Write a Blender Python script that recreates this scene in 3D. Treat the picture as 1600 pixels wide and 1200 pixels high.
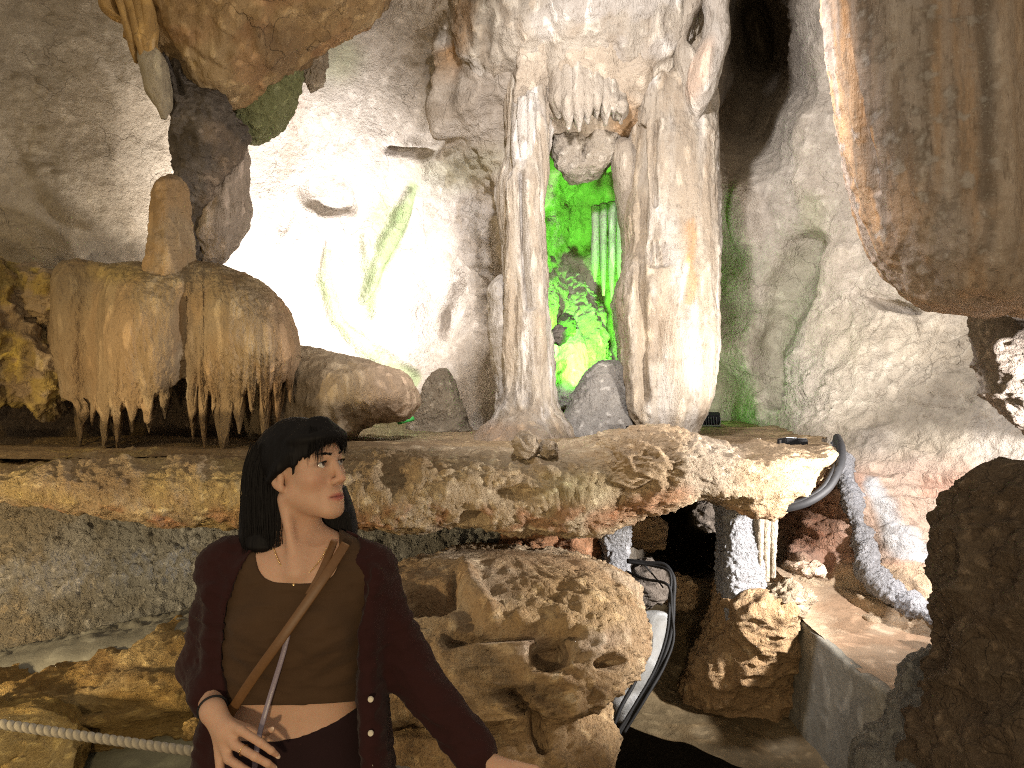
import bpy, math, random
import numpy as np
for _o in list(bpy.data.objects): bpy.data.objects.remove(_o)
SC = bpy.context.scene
COL = SC.collection
R = math.radians
random.seed(5)
# ------------------------------------------------------------------ camera, world, exposure
F, CZ = 1209.0, 1.60                     # focal length in photo pixels, height of the lens
cam = bpy.data.cameras.new('camera'); co = bpy.data.objects.new('camera', cam); COL.objects.link(co)
co.location = (0, 0, CZ); co.rotation_euler = (R(90), 0, 0)
cam.sensor_width = 36; cam.lens = 36*F/1600; cam.clip_start = .05; cam.clip_end = 200
SC.camera = co
SC.view_settings.view_transform = 'Standard'; SC.view_settings.look = 'None'
SC.view_settings.exposure = .75; SC.view_settings.gamma = 1
SC.view_settings.use_curve_mapping = False
SC.cycles.use_denoising = False
SC.cycles.max_bounces = 5; SC.cycles.diffuse_bounces = 2
SC.cycles.sample_clamp_indirect = 2.5; SC.cycles.filter_width = 1.1
W = bpy.data.worlds.new('World'); SC.world = W; W.use_nodes = True
bg = W.node_tree.nodes['Background']
bg.inputs[0].default_value = (1.0, .87, .69, 1); bg.inputs[1].default_value = .30   # dim bounce of the show cave's lamps

def P(px, py, d):
    return np.array(((px-800)/F*d, d, CZ+(600-py)/F*d))
def proj(V):
    y = np.maximum(V[..., 1], .05)
    return 800+F*V[..., 0]/y, 600-F*(V[..., 2]-CZ)/y
def aim(o, target):
    from mathutils import Vector
    o.rotation_euler = (Vector(target)-o.location).to_track_quat('-Z', 'Y').to_euler()
def lamp(name, kind, loc, power, col, size=.06, target=None, spot=None, blend=.5, shape=None):
    l = bpy.data.lights.new(name, kind); l.energy = power; l.color = col
    if kind == 'AREA': l.size = size
    else: l.shadow_soft_size = size
    if kind == 'SPOT': l.spot_size = R(spot); l.spot_blend = blend
    o = bpy.data.objects.new(name, l); COL.objects.link(o); o.location = loc
    if target is not None: aim(o, target)
    return o
WHITE, COOL, WARM, GREEN = (1, .97, .97), (.88, .92, 1), (1, .68, .28), (.16, 1, .06)
# ------------------------------------------------------------------ the cave's lamps and two added fill lamps (each stands in the housing built further down)
LP = {'back': P(428, 492, 4.86), 'backl': P(400, 520, 4.70), 'ledge': P(1238, 664, 3.66), 'right': P(1800, 690, 2.35), 'green': P(952, 600, 4.74), 'greenl': P(806, 585, 4.92),
      'side': np.array((1.76, 2.46, 1.24)), 'path': np.array((-.25, -1.3, 1.12)), 'left': np.array((-2.6, 1.3, .9)), 'left_fill': np.array((-2.75, 2.3, 2.0)), 'hall_fill': np.array((.1, 2.55, 3.3)), 'greenr': P(1110, 640, 5.2)}
HIDDEN = [('back', 0, P(480, 400, 5.6), 'white floodlight hidden behind the flowstone curtain, facing the lit back wall'), ('backl', 0, P(120, 250, 4.6), 'white floodlight hidden behind the flowstone curtain, facing the left wall'),
   ('side', 0, (-.85, 4.08, 1.45), 'white floodlight beyond the right edge between the hanging rock and the boulder'), ('right', 0, P(1350, 700, 3.8), 'white floodlight hidden behind the dark boulder'),
   ('green', 0, P(890, 480, 5.3), 'green floodlight behind the grey boulder in the niche'), ('greenl', 0, P(600, 400, 5.6), 'green floodlight behind the foot of the slender column'), ('greenr', 0, P(1120, 560, 5.6), 'green floodlight behind the foot of the broad column'),
   ('left_fill', 0, (-2.2, 4.4, 2.0), 'added warm fill lamp high beyond the left edge of the picture'), ('hall_fill', 0, (1.25, 4.8, 1.9), 'added white fill floodlight above the frame'), ('path', 0, (-.2, 3.0, 1.2), 'warm path lamp behind the viewer'), ('left', 0, (-1.3, 3.2, .72), 'warm path lamp beyond the left edge of the picture')]
lamp('back_flood', 'SPOT', LP['back'], 155, WHITE, .05, P(480, 430, 5.6), 160, .6)
lamp('back_left_flood', 'SPOT', LP['backl'], 42, (1, .93, .84), .03, P(230, 190, 4.7), 62, .35)
lamp('ledge_flood', 'SPOT', LP['ledge'], 48, WHITE, .03, P(1230, 230, 4.9), 125, .6)
lamp('right_flood', 'SPOT', LP['right'], 120, (1, .95, .93), .04, P(1350, 720, 3.8), 120, .6)
lamp('side_flood', 'SPOT', LP['side'], 165, (1, .95, .90), .05, (-.85, 4.08, 1.45), 97, .25)
lamp('green_flood', 'SPOT', LP['green'], 150, GREEN, .04, P(892, 440, 5.5), 100, .5)
lamp('green_flood_left', 'SPOT', LP['greenl'], 2.5, GREEN, .04, P(600, 420, 5.6), 24, .8)
lamp('path_lamp', 'SPOT', LP['path'], 90, (1, .78, .47), .08, (-.2, 3.0, 1.2), 100, .6)
lamp('left_lamp', 'SPOT', LP['left'], 140, (1, .78, .45), .06, (-1.3, 3.2, .72), 88, .7)
lamp('green_flood_right', 'POINT', LP['greenr'], .6, GREEN, .03)
lamp('added_left_fill', 'SPOT', LP['left_fill'], 14, (1, .70, .22), .06, (-2.0, 4.4, 1.9), 120, .7)  # unseen warm fill added to tint the left wall
lamp('added_hall_fill', 'SPOT', LP['hall_fill'], 205, (.98, .96, 1), .08, (1.25, 4.8, 1.9), 116, .5)  # unseen white fill added to brighten columns and upper wall

# ------------------------------------------------------------------ noise
_rs = np.random.RandomState(7)
_perm = np.concatenate([_rs.permutation(256)]*3).astype(np.int32)
_g = _rs.normal(size=(256, 3)); _g = (_g/np.linalg.norm(_g, axis=1, keepdims=True)).astype(np.float32)
def pnoise(p):
    p = np.asarray(p, np.float32).reshape(-1, 3)
    i = np.floor(p).astype(np.int32); f = p-i; i &= 255
    u = f*f*f*(f*(f*6-15)+10)
    out = np.zeros(len(p), np.float32)
    for dx in (0, 1):
        px_ = _perm[i[:, 0]+dx]; wx = u[:, 0] if dx else 1-u[:, 0]
        for dy in (0, 1):
            py_ = _perm[px_+i[:, 1]+dy]; wy = u[:, 1] if dy else 1-u[:, 1]
            for dz in (0, 1):
                g = _g[_perm[py_+i[:, 2]+dz]]; wz = u[:, 2] if dz else 1-u[:, 2]
                out += wx*wy*wz*(g[:, 0]*(f[:, 0]-dx)+g[:, 1]*(f[:, 1]-dy)+g[:, 2]*(f[:, 2]-dz))
    return out
def fbm(p, fr=1., octv=4, gain=.5, off=0.):
    p = np.asarray(p, np.float32)*fr+off
    s = 0; a = 1.
    for k in range(octv):
        s = s+a*pnoise(p); p = p*2.03+17.3; a *= gain
    return s
def ridge(p, fr=1., octv=4, gain=.5, off=0.):
    p = np.asarray(p, np.float32)*fr+off
    s = 0; a = 1.
    for k in range(octv):
        s = s+a*(1-2*np.abs(pnoise(p)))**2; p = p*2.03+11.1; a *= gain
    return s-.9
def billow(p, fr=1., octv=3, gain=.5, off=0.):
    p = np.asarray(p, np.float32)*fr+off
    s = 0; a = 1.
    for k in range(octv):
        s = s+a*(2*np.abs(pnoise(p))); p = p*2.03+5.7; a *= gain
    return s-.5
def worley(p, fr=1., off=0.):
    p = np.asarray(p, np.float32)*fr+off
    i = np.floor(p).astype(np.int32); f = p-i
    best = np.full(len(p), 9., np.float32)
    for dx in (-1, 0, 1):
        for dy in (-1, 0, 1):
            for dz in (-1, 0, 1):
                h = _perm[_perm[_perm[(i[:, 0]+dx) & 255]+((i[:, 1]+dy) & 255)]+((i[:, 2]+dz) & 255)]
                q = np.stack([dx+.5+.45*_g[h, 0]-f[:, 0], dy+.5+.45*_g[h, 1]-f[:, 1], dz+.5+.45*_g[h, 2]-f[:, 2]], 1)
                best = np.minimum(best, (q*q).sum(1))
    return np.sqrt(best)
def sm(a, b, x):
    t = np.clip((x-a)/(b-a), 0, 1); return t*t*(3-2*t)
def spot(px, py, cx, cy, rx, ry, soft=.35, rot=0., n=None, namp=.35):
    """soft mask of an oval patch; n warps its edge"""
    c, s = math.cos(R(rot)), math.sin(R(rot))
    dx, dy = px-cx, py-cy
    a, b = (dx*c+dy*s)/rx, (-dx*s+dy*c)/ry
    r = np.sqrt(a*a+b*b)
    if n is not None: r = r+namp*n
    return 1-sm(1-soft, 1+soft, r)
def linemask(px, py, pts, w, soft=.5, n=None, namp=.5):
    """mask round a polyline; pts of (x, y[, width])"""
    best = np.full(px.shape, 1e9)
    for k in range(len(pts)-1):
        a, b = pts[k], pts[k+1]
        wa, wb = (a[2] if len(a) > 2 else w), (b[2] if len(b) > 2 else w)
        dx, dy = b[0]-a[0], b[1]-a[1]
        t = np.clip(((px-a[0])*dx+(py-a[1])*dy)/(dx*dx+dy*dy+1e-9), 0, 1)
        dd = np.hypot(px-a[0]-t*dx, py-a[1]-t*dy)/(wa+(wb-wa)*t)
        best = np.minimum(best, dd)
    if n is not None: best = best+namp*n
    return 1-sm(1-soft, 1+soft, best)
# ------------------------------------------------------------------ mesh helpers
def mesh_np(name, V, Q, smooth=True):
    me = bpy.data.meshes.new(name)
    V = np.ascontiguousarray(V, np.float32); Q = np.ascontiguousarray(Q, np.int32)
    k = Q.shape[1]
    me.vertices.add(len(V)); me.vertices.foreach_set('co', V.ravel())
    me.loops.add(Q.size); me.loops.foreach_set('vertex_index', Q.ravel())
    me.polygons.add(len(Q)); me.polygons.foreach_set('loop_start', np.arange(0, Q.size, k, dtype=np.int32))
    me.polygons.foreach_set('loop_total', np.full(len(Q), k, np.int32))
    if smooth: me.polygons.foreach_set('use_smooth', np.ones(len(Q), bool))
    me.update(calc_edges=True)
    return me
def put(name, me, mat, parent=None, base=None):
    o = bpy.data.objects.new(name, me); COL.objects.link(o)
    if mat is not None:
        me.materials.append(mat)
        if 'tint' not in me.attributes: tint_attr(me, np.zeros((len(me.vertices), 3)), np.zeros(len(me.vertices)))
    if parent is not None: o.parent = parent
    return o
def rebase(o, V=None):
    """move the origin of a single-mesh thing to the middle of its base"""
    me = o.data; n = len(me.vertices); c = np.empty(n*3, np.float32); me.vertices.foreach_get('co', c); c = c.reshape(-1, 3)
    b = np.array([(c[:, 0].min()+c[:, 0].max())/2, (c[:, 1].min()+c[:, 1].max())/2, c[:, 2].min()], np.float32)
    me.vertices.foreach_set('co', (c-b).ravel()); me.update(); o.location = b.tolist()
def tag(o, label, cat, group=None):
    o['label'] = label; o['category'] = cat
    if group: o['group'] = group
    return o
def empty(name, loc, label, cat, group=None):
    o = bpy.data.objects.new(name, None); COL.objects.link(o); o.location = tuple(map(float, loc)); o.empty_display_size = .1
    return tag(o, label, cat, group)
def adopt(o, parent):
    o.parent = parent; o.matrix_parent_inverse.identity()
    o.location = (o.location[0]-parent.location[0], o.location[1]-parent.location[1], o.location[2]-parent.location[2])
def tint_attr(me, rgb, a):
    n = len(me.vertices); c = np.empty((n, 4), np.float32); c[:, :3] = rgb; c[:, 3] = a
    at = me.attributes.new('tint', 'FLOAT_COLOR', 'POINT'); at.data.foreach_set('color', c.ravel())
def paint(me, V, layers, px=None, py=None):
    """layers of (colour, mask): deposits, algae and stains of the rock, and some painted light and shade"""
    n = len(V); rgb = np.zeros((n, 3), np.float32); al = np.zeros(n, np.float32)
    for colr, m in layers:
        m = np.asarray(m, np.float32)
        na = m+al*(1-m)
        w = np.where(na > 1e-5, m/np.maximum(na, 1e-5), 0)[:, None]
        rgb = rgb*(1-w)+np.array(colr, np.float32)*w; al = na
    tint_attr(me, rgb, al)
def curve(keys, n):
    """smooth interpolation of rows of numbers, first column is the parameter"""
    K = np.array(keys, float); t = K[:, 0]; o = np.argsort(t); K = K[o]; t = K[:, 0]
    d = np.gradient(K, t, axis=0) if len(t) > 2 else np.repeat((K[1:]-K[:-1])/(t[1]-t[0]), 2, 0)
    s = np.linspace(t[0], t[-1], n); j = np.clip(np.searchsorted(t, s)-1, 0, len(t)-2)
    h = (t[j+1]-t[j])[:, None]; u = ((s-t[j])[:, None])/h
    out = (2*u**3-3*u**2+1)*K[j]+(u**3-2*u**2+u)*h*d[j]+(-2*u**3+3*u**2)*K[j+1]+(u**3-u**2)*h*d[j+1]
    out[:, 0] = s
    return out
def grid_normals(G, closed_u=True):
    if closed_u: du = np.roll(G, -1, 1)-np.roll(G, 1, 1)
    else: du = np.gradient(G, axis=1)
    dv = np.gradient(G, axis=0)
    N = np.cross(du, dv); L = np.linalg.norm(N, axis=2, keepdims=True); return N/np.maximum(L, 1e-9)
def loft(name, rows, mat, horiz=False, nu=150, nv=160, disp=None, tint=None, pw=2.2, cap=(.0, .0), parent=None, shape=None):
    """closed rock body. rows: (py, xl, xr, d[, b]) from the photo's outline at its real distance d (horiz: (px, yt, yb, d[, b]));
    b is the half depth in metres."""
    rows = [tuple(r)+((r[2]-r[1])/2*r[3]/F*.85,) if len(r) == 4 else r for r in rows]
    K = curve(rows, nv)
    # denser at the front half
    t = np.linspace(0, 1, nu, endpoint=False)
    th = 2*np.pi*t+.55*np.sin(4*np.pi*t)*0+0.35*np.sin(2*np.pi*t-np.pi/2+np.pi)*0
    th = 2*np.pi*t-.45*np.cos(2*np.pi*t)          # sin(th)>0 is the front
    c, s = np.cos(th), np.sin(th)
    e = 2/pw
    cx, sy = np.sign(c)*np.abs(c)**e, np.sign(s)*np.abs(s)**e
    lo, hi, d, b = K[:, 1], K[:, 2], K[:, 3], K[:, 4]
    # rounded closing ends
    vv = np.linspace(0, 1, nv); sc = np.ones(nv)
    if cap[0] > 0: q = np.clip(vv/cap[0], 0, 1); sc *= np.sqrt(np.maximum(1-(1-q)**2, 0))
    if cap[1] > 0: q = np.clip((1-vv)/cap[1], 0, 1); sc *= np.sqrt(np.maximum(1-(1-q)**2, 0))
    sc = np.maximum(sc, .004)
    mid, half = (lo+hi)/2, (hi-lo)/2*sc
    b = b*sc
    G = np.zeros((nv, nu, 3))
    if not horiz:
        X = (mid[:, None]-800+half[:, None]*cx)/F*d[:, None]
        G[..., 0] = X; G[..., 1] = d[:, None]-b[:, None]*sy
        G[..., 2] = (CZ+(600-K[:, 0])/F*d)[:, None]
    else:
        G[..., 0] = ((K[:, 0]-800)/F*d)[:, None]
        G[..., 1] = d[:, None]-b[:, None]*sy
        G[..., 2] = CZ+(600-(mid[:, None]-half[:, None]*cx))/F*d[:, None]
    N = grid_normals(G)
    cen = G.mean(1, keepdims=True)
    if ((G-cen)*N).sum() < 0: N = -N; flip = True
    else: flip = False
    V = G.reshape(-1, 3); NN = N.reshape(-1, 3)
    if disp is not None:
        px, py = proj(V)
        dd = np.asarray(disp(V, px, py)); dd = dd-np.median(dd)
        fade = np.repeat(np.minimum(1, np.minimum(vv, 1-vv)/.03), nu) if cap[0] > 0 or cap[1] > 0 else 1
        V = V+NN*(np.asarray(dd)*fade)[:, None]
    i = np.arange(nv-1)[:, None]*nu; j = np.arange(nu)[None]; j2 = (j+1) % nu
    Q = np.stack([i+j, i+j2, i+nu+j2, i+nu+j], -1).reshape(-1, 4)
    if flip: Q = Q[:, ::-1]
    n0 = len(V)
    V = np.vstack([V, V[:nu].mean(0), V[-nu:].mean(0)])
    jj = np.arange(nu)
    T1 = np.stack([np.full(nu, n0), (jj+1) % nu, jj, jj], -1); T2 = np.stack([np.full(nu, n0+1), n0-nu+jj, n0-nu+(jj+1) % nu], -1)
    tris = np.vstack([T1[:, :3], T2]);
    if flip: tris = tris[:, ::-1]
    me = bpy.data.meshes.new(name)
    nl = Q.size+tris.size
    me.vertices.add(len(V)); me.vertices.foreach_set('co', np.ascontiguousarray(V, np.float32).ravel())
    me.loops.add(nl); me.loops.foreach_set('vertex_index', np.concatenate([Q.ravel(), tris.ravel()]).astype(np.int32))
    npoly = len(Q)+len(tris)
    ls = np.concatenate([np.arange(len(Q))*4, Q.size+np.arange(len(tris))*3]).astype(np.int32)
    me.polygons.add(npoly); me.polygons.foreach_set('loop_start', ls)
    me.polygons.foreach_set('loop_total', np.concatenate([np.full(len(Q), 4), np.full(len(tris), 3)]).astype(np.int32))
    me.polygons.foreach_set('use_smooth', np.ones(npoly, bool)); me.update(calc_edges=True)
    if tint is not None:
        px, py = proj(V); paint(me, V, tint(V, px, py))
    o = put(name, me, mat); rebase(o)
    if parent is not None: adopt(o, parent)
    return o
def relief(name, ctrl, x0, x1, y0, y1, step, mat, disp=None, tint=None, c=60., smooth=0.):
    """terrain-like sheet of rock through control points (px, py, d)"""
    C = np.array(ctrl, float); X = C[:, :2]
    k = lambda a, b: np.sqrt(((a[:, None]-b[None])**2).sum(-1)+c*c)
    A = k(X, X); n = len(C); A -= smooth*np.eye(n)*c
    A = np.block([[A, np.ones((n, 1))], [np.ones((1, n)), np.zeros((1, 1))]])
    w = np.linalg.solve(A, np.append(1/C[:, 2], 0))        # interpolate 1/d
    us = np.arange(x0, x1+1, step); vs = np.arange(y0, y1+1, step)
    U, Vv = np.meshgrid(us, vs); pts = np.stack([U.ravel(), Vv.ravel()], 1)
    inv = np.empty(len(pts))
    for a in range(0, len(pts), 40000):
        inv[a:a+40000] = k(pts[a:a+40000], X)@w[:-1]+w[-1]
    D = 1/np.clip(inv, .08, 2)
    px, py = pts[:, 0], pts[:, 1]
    def xyz(D): return np.stack([(px-800)/F*D, D, CZ+(600-py)/F*D], 1)
    V0 = xyz(D)
    if disp is not None:
        G = V0.reshape(len(vs), len(us), 3); N = grid_normals(G, False)
        if N[..., 1].mean() > 0: N = -N
        V = V0+N.reshape(-1, 3)*disp(V0, px, py)[:, None]
    else: V = V0
    nu = len(us); i = np.arange(len(vs)-1)[:, None]*nu; j = np.arange(nu-1)[None]
    Q = np.stack([i+j, i+nu+j, i+nu+j+1, i+j+1], -1).reshape(-1, 4)
    me = mesh_np(name, V, Q)
    if tint is not None: paint(me, V, tint(V0, px, py))
    o = put(name, me, mat)
    return o
def tube(name, pts, r, mat, nu=12, n=None, parent=None, disp=None, tint=None, smooth=True, flat=None):
    """round tube through 3-D points (x, y, z[, r])"""
    pts = np.array([tuple(p)+((r,) if len(p) == 3 else ()) for p in pts], float)
    L = np.concatenate([[0], np.cumsum(np.linalg.norm(np.diff(pts[:, :3], axis=0), axis=1))])
    n = n or max(8, int(len(pts)*6))
    K = curve(np.column_stack([L, pts]), n) if len(pts) > 2 else np.column_stack([np.linspace(0, L[-1], n), pts[0]+(pts[1]-pts[0])*np.linspace(0, 1, n)[:, None]])
    C, rr, s = K[:, 1:4], K[:, 4], K[:, 0]
    T = np.gradient(C, axis=0); T /= np.linalg.norm(T, axis=1, keepdims=True)
    up = np.array([0, -1, .3]); up = up/np.linalg.norm(up)
    A = np.cross(T, up); A /= np.maximum(np.linalg.norm(A, axis=1, keepdims=True), 1e-6); B = np.cross(A, T)
    th = np.linspace(0, 2*np.pi, nu, endpoint=False)
    rad = rr[:, None]*np.ones(nu)
    if disp is not None: rad = rad+disp(s[:, None], th[None])
    fb = 1 if flat is None else flat
    V = (C[:, None]+A[:, None]*(np.cos(th)[None, :, None]*rad[..., None])+B[:, None]*(np.sin(th)[None, :, None]*rad[..., None]*fb)).reshape(-1, 3)
    i = np.arange(n-1)[:, None]*nu; j = np.arange(nu)[None]; j2 = (j+1) % nu
    Q = np.stack([i+j, i+j2, i+nu+j2, i+nu+j], -1).reshape(-1, 4)
    n0 = len(V); V = np.vstack([V, C[0], C[-1]]); jj = np.arange(nu)
    Q = np.vstack([Q, np.stack([np.full(nu, n0), (jj+1) % nu, jj, np.full(nu, n0)], -1)[:, [0, 1, 2, 2]][:0]])
    me = mesh_np(name, V[:n0], Q)
    import bmesh
    bm = bmesh.new(); bm.from_mesh(me); bmesh.ops.holes_fill(bm, edges=[e for e in bm.edges if e.is_boundary]); bmesh.ops.recalc_face_normals(bm, faces=bm.faces)
    for f in bm.faces: f.smooth = smooth
    bm.to_mesh(me); bm.free()
    o = put(name, me, mat)
    if parent is not None: o.location = (-parent.location[0], -parent.location[1], -parent.location[2]); o.parent = parent
    else: rebase(o)
    return o
def box_bm(bm, sx, sy, sz, loc=(0, 0, 0), rot=None, bev=0.):
    import bmesh
    from mathutils import Matrix
    r = bmesh.ops.create_cube(bm, size=1); vs = r['verts']
    bmesh.ops.scale(bm, vec=(sx, sy, sz), verts=vs)
    if bev > 0:
        es = list({e for v in vs for e in v.link_edges}); rb = bmesh.ops.bevel(bm, geom=es, offset=bev, segments=2, affect='EDGES'); vs = list({v for f in rb['faces'] for v in f.verts} | {v for v in vs if v.is_valid})
    if rot is not None: bmesh.ops.rotate(bm, matrix=rot, verts=vs)
    bmesh.ops.translate(bm, vec=loc, verts=vs)
def from_bm(name, bm, mat, parent=None, smooth=False):
    me = bpy.data.meshes.new(name)
    for f in bm.faces: f.smooth = smooth
    bm.to_mesh(me); bm.free()
    return put(name, me, mat, parent)
# ------------------------------------------------------------------ materials
def _mat(name):
    m = bpy.data.materials.new(name); m.use_nodes = True; nt = m.node_tree
    for n in list(nt.nodes): nt.nodes.remove(n)
    out = nt.nodes.new('ShaderNodeOutputMaterial'); b = nt.nodes.new('ShaderNodeBsdfPrincipled')
    nt.links.new(b.outputs[0], out.inputs[0]); return m, nt, b
def rgba(c): return (c[0], c[1], c[2], 1)
def N_(nt, typ, **kw):
    n = nt.nodes.new(typ)
    for k, v in kw.items(): setattr(n, k, v)
    return n
def mathn(nt, op, a, b=None, clamp=False):
    n = N_(nt, 'ShaderNodeMath', operation=op, use_clamp=clamp)
    for i, v in enumerate((a, b)):
        if v is None: continue
        if isinstance(v, (int, float)): n.inputs[i].default_value = v
        else: nt.links.new(v, n.inputs[i])
    return n.outputs[0]
def mixc(nt, fac, a, b, mode='MIX'):
    n = N_(nt, 'ShaderNodeMix', data_type='RGBA', blend_type=mode)
    for s, v in ((n.inputs[0], fac), (n.inputs[6], a), (n.inputs[7], b)):
        if isinstance(v, (int, float)): s.default_value = v
        elif isinstance(v, tuple): s.default_value = rgba(v)
        else: nt.links.new(v, s)
    return n.outputs[2]
def ramp(nt, src, stops):
    n = N_(nt, 'ShaderNodeValToRGB'); cr = n.color_ramp
    while len(cr.elements) < len(stops): cr.elements.new(.5)
    for e, (p, c) in zip(cr.elements, stops):
        e.position = p; e.color = rgba(c) if isinstance(c, tuple) else (c, c, c, 1)
    nt.links.new(src, n.inputs[0]); return n.outputs[0]
def noise(nt, vec, scale, detail=6, rough=.6, dist=0.):
    n = N_(nt, 'ShaderNodeTexNoise'); n.inputs['Scale'].default_value = scale; n.inputs['Detail'].default_value = detail
    n.inputs['Roughness'].default_value = rough; n.inputs['Distortion'].default_value = dist
    nt.links.new(vec, n.inputs['Vector']); return n.outputs[0]
def voro(nt, vec, scale, feature='F1', rnd=1.):
    n = N_(nt, 'ShaderNodeTexVoronoi', feature=feature); n.inputs['Scale'].default_value = scale; n.inputs['Randomness'].default_value = rnd
    nt.links.new(vec, n.inputs['Vector']); return n.outputs[0]
def rock(name, cols, scale=1., bump=.6, fine=1., crack=0., crack_scale=3., stretch=(1, 1, 1), rough=.88, spec=.25, speck=.35, dist=.02, streak=0., scaly=0., wavy=0., dark=(.10, .07, .045), contrast=1., crisp=1.):
    """cols: three stone colours. stretch squeezes the pattern (z<1 gives vertical runs)."""
    m, nt, b = _mat(name)
    tc = N_(nt, 'ShaderNodeTexCoord'); geo = N_(nt, 'ShaderNodeNewGeometry')
    mp = N_(nt, 'ShaderNodeMapping'); mp.inputs['Scale'].default_value = stretch
    nt.links.new(geo.outputs['Position'], mp.inputs['Vector'])
    vs, v0 = mp.outputs[0], geo.outputs['Position']
    big = noise(nt, vs, 2.2*scale, 5, .6, .6)
    med = noise(nt, vs, 9*scale, 7, .65, .4)
    fin = noise(nt, vs, 38*scale, 6, .7)
    grit = noise(nt, v0, 130, 3, .7)
    lo, hi = .5-.22/contrast, .5+.22/contrast
    base = ramp(nt, mathn(nt, 'ADD', mathn(nt, 'MULTIPLY', big, .55), mathn(nt, 'MULTIPLY', med, .45)), [(lo, cols[0]), (.5, cols[1]), (hi, cols[2])])
    # deposits, stains and some light and shade painted per vertex
    at = N_(nt, 'ShaderNodeAttribute', attribute_name='tint')
    tv = mixc(nt, 1., at.outputs['Color'], ramp(nt, med, [(.3, .72), (.7, 1.25)]), 'MULTIPLY')
    fac = mathn(nt, 'MULTIPLY', at.outputs['Alpha'], ramp(nt, fin, [(.25, .75), (.6, 1.)]))
    base = mixc(nt, fac, base, tv)
    # mineral specks
    sp = ramp(nt, fin, [(.34, 1.), (.45, 0.)])
    base = mixc(nt, mathn(nt, 'MULTIPLY', sp, speck), base, dark)
    sp2 = ramp(nt, grit, [(.55, 0.), (.75, 1.)])
    base = mixc(nt, mathn(nt, 'MULTIPLY', sp2, speck*.6), base, tuple(min(.8, c*1.5+.05) for c in cols[2]))
    rg = N_(nt, 'ShaderNodeTexNoise', noise_type='RIDGED_MULTIFRACTAL', normalize=True); rg.inputs['Scale'].default_value = 13*scale; rg.inputs['Detail'].default_value = 7; rg.inputs['Roughness'].default_value = .62; rg.inputs['Lacunarity'].default_value = 2.1
    nt.links.new(vs, rg.inputs['Vector'])
    h = mathn(nt, 'ADD', mathn(nt, 'MULTIPLY', med, .7), mathn(nt, 'ADD', mathn(nt, 'MULTIPLY', fin, .7*fine), mathn(nt, 'MULTIPLY', grit, .22*fine)))
    h = mathn(nt, 'ADD', h, mathn(nt, 'MULTIPLY', rg.outputs[0], .8*crisp))
    # pale calcite crust along the crests, dark grains between
    base = mixc(nt, mathn(nt, 'MULTIPLY', ramp(nt, rg.outputs[0], [(.42, 0.), (.62, 1.)]), .34*crisp), base, tuple(min(.78, c*1.25+.04) for c in cols[2]))
    base = mixc(nt, mathn(nt, 'MULTIPLY', ramp(nt, rg.outputs[0], [(.12, 1.), (.26, 0.)]), .45*crisp), base, tuple(c*.55 for c in cols[0]))
    if scaly > 0:
        dv = N_(nt, 'ShaderNodeVectorMath', operation='ADD'); nt.links.new(vs, dv.inputs[0])
        nz = N_(nt, 'ShaderNodeTexNoise'); nz.inputs['Scale'].default_value = 14; nt.links.new(v0, nz.inputs['Vector'])
        sc_ = N_(nt, 'ShaderNodeVectorMath', operation='SCALE'); sc_.inputs['Scale'].default_value = .09; nt.links.new(nz.outputs['Color'], sc_.inputs[0]); nt.links.new(sc_.outputs[0], dv.inputs[1])
        h = mathn(nt, 'ADD', h, mathn(nt, 'MULTIPLY', mathn(nt, 'SUBTRACT', 1., voro(nt, dv.outputs[0], 26*scale, 'F1')), scaly))
    if wavy > 0:
        wv = N_(nt, 'ShaderNodeTexWave', wave_type='BANDS', bands_direction='Z'); wv.inputs['Scale'].default_value = 7*scale; wv.inputs['Distortion'].default_value = 9; wv.inputs['Detail'].default_value = 4; wv.inputs['Detail Scale'].default_value = 1.1
        nt.links.new(vs, wv.inputs['Vector'])
        h = mathn(nt, 'ADD', h, mathn(nt, 'MULTIPLY', wv.outputs['Fac'], wavy))
        base = mixc(nt, mathn(nt, 'MULTIPLY', wv.outputs['Fac'], .35*min(1, wavy*2)), base, tuple(min(.75, c*1.35) for c in cols[2]))
    if crack > 0:
        dv = N_(nt, 'ShaderNodeVectorMath', operation='ADD'); nt.links.new(vs, dv.inputs[0])
        nz = N_(nt, 'ShaderNodeTexNoise'); nz.inputs['Scale'].default_value = 5; nz.inputs['Detail'].default_value = 5; nt.links.new(v0, nz.inputs['Vector'])
        sc_ = N_(nt, 'ShaderNodeVectorMath', operation='SCALE'); sc_.inputs['Scale'].default_value = .35; nt.links.new(nz.outputs['Color'], sc_.inputs[0]); nt.links.new(sc_.outputs[0], dv.inputs[1])
        ce = voro(nt, dv.outputs[0], crack_scale, 'DISTANCE_TO_EDGE')
        cm = ramp(nt, ce, [(0., 1.), (.022, 0.)])
        gate = ramp(nt, noise(nt, v0, 3.1, 3), [(.45, 0.), (.6, 1.)])
        cm = mathn(nt, 'MULTIPLY', cm, gate)
        h = mathn(nt, 'SUBTRACT', h, mathn(nt, 'MULTIPLY', cm, crack))
        base = mixc(nt, mathn(nt, 'MULTIPLY', cm, min(.55, crack*.8)), base, dark)
    nt.links.new(base, b.inputs['Base Color'])
    bp = N_(nt, 'ShaderNodeBump'); bp.inputs['Strength'].default_value = min(1, bump); bp.inputs['Distance'].default_value = dist*max(1, bump)
    nt.links.new(h, bp.inputs['Height']); nt.links.new(bp.outputs[0], b.inputs['Normal'])
    b.inputs['Roughness'].default_value = rough; b.inputs['Specular IOR Level'].default_value = spec
    return m
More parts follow.
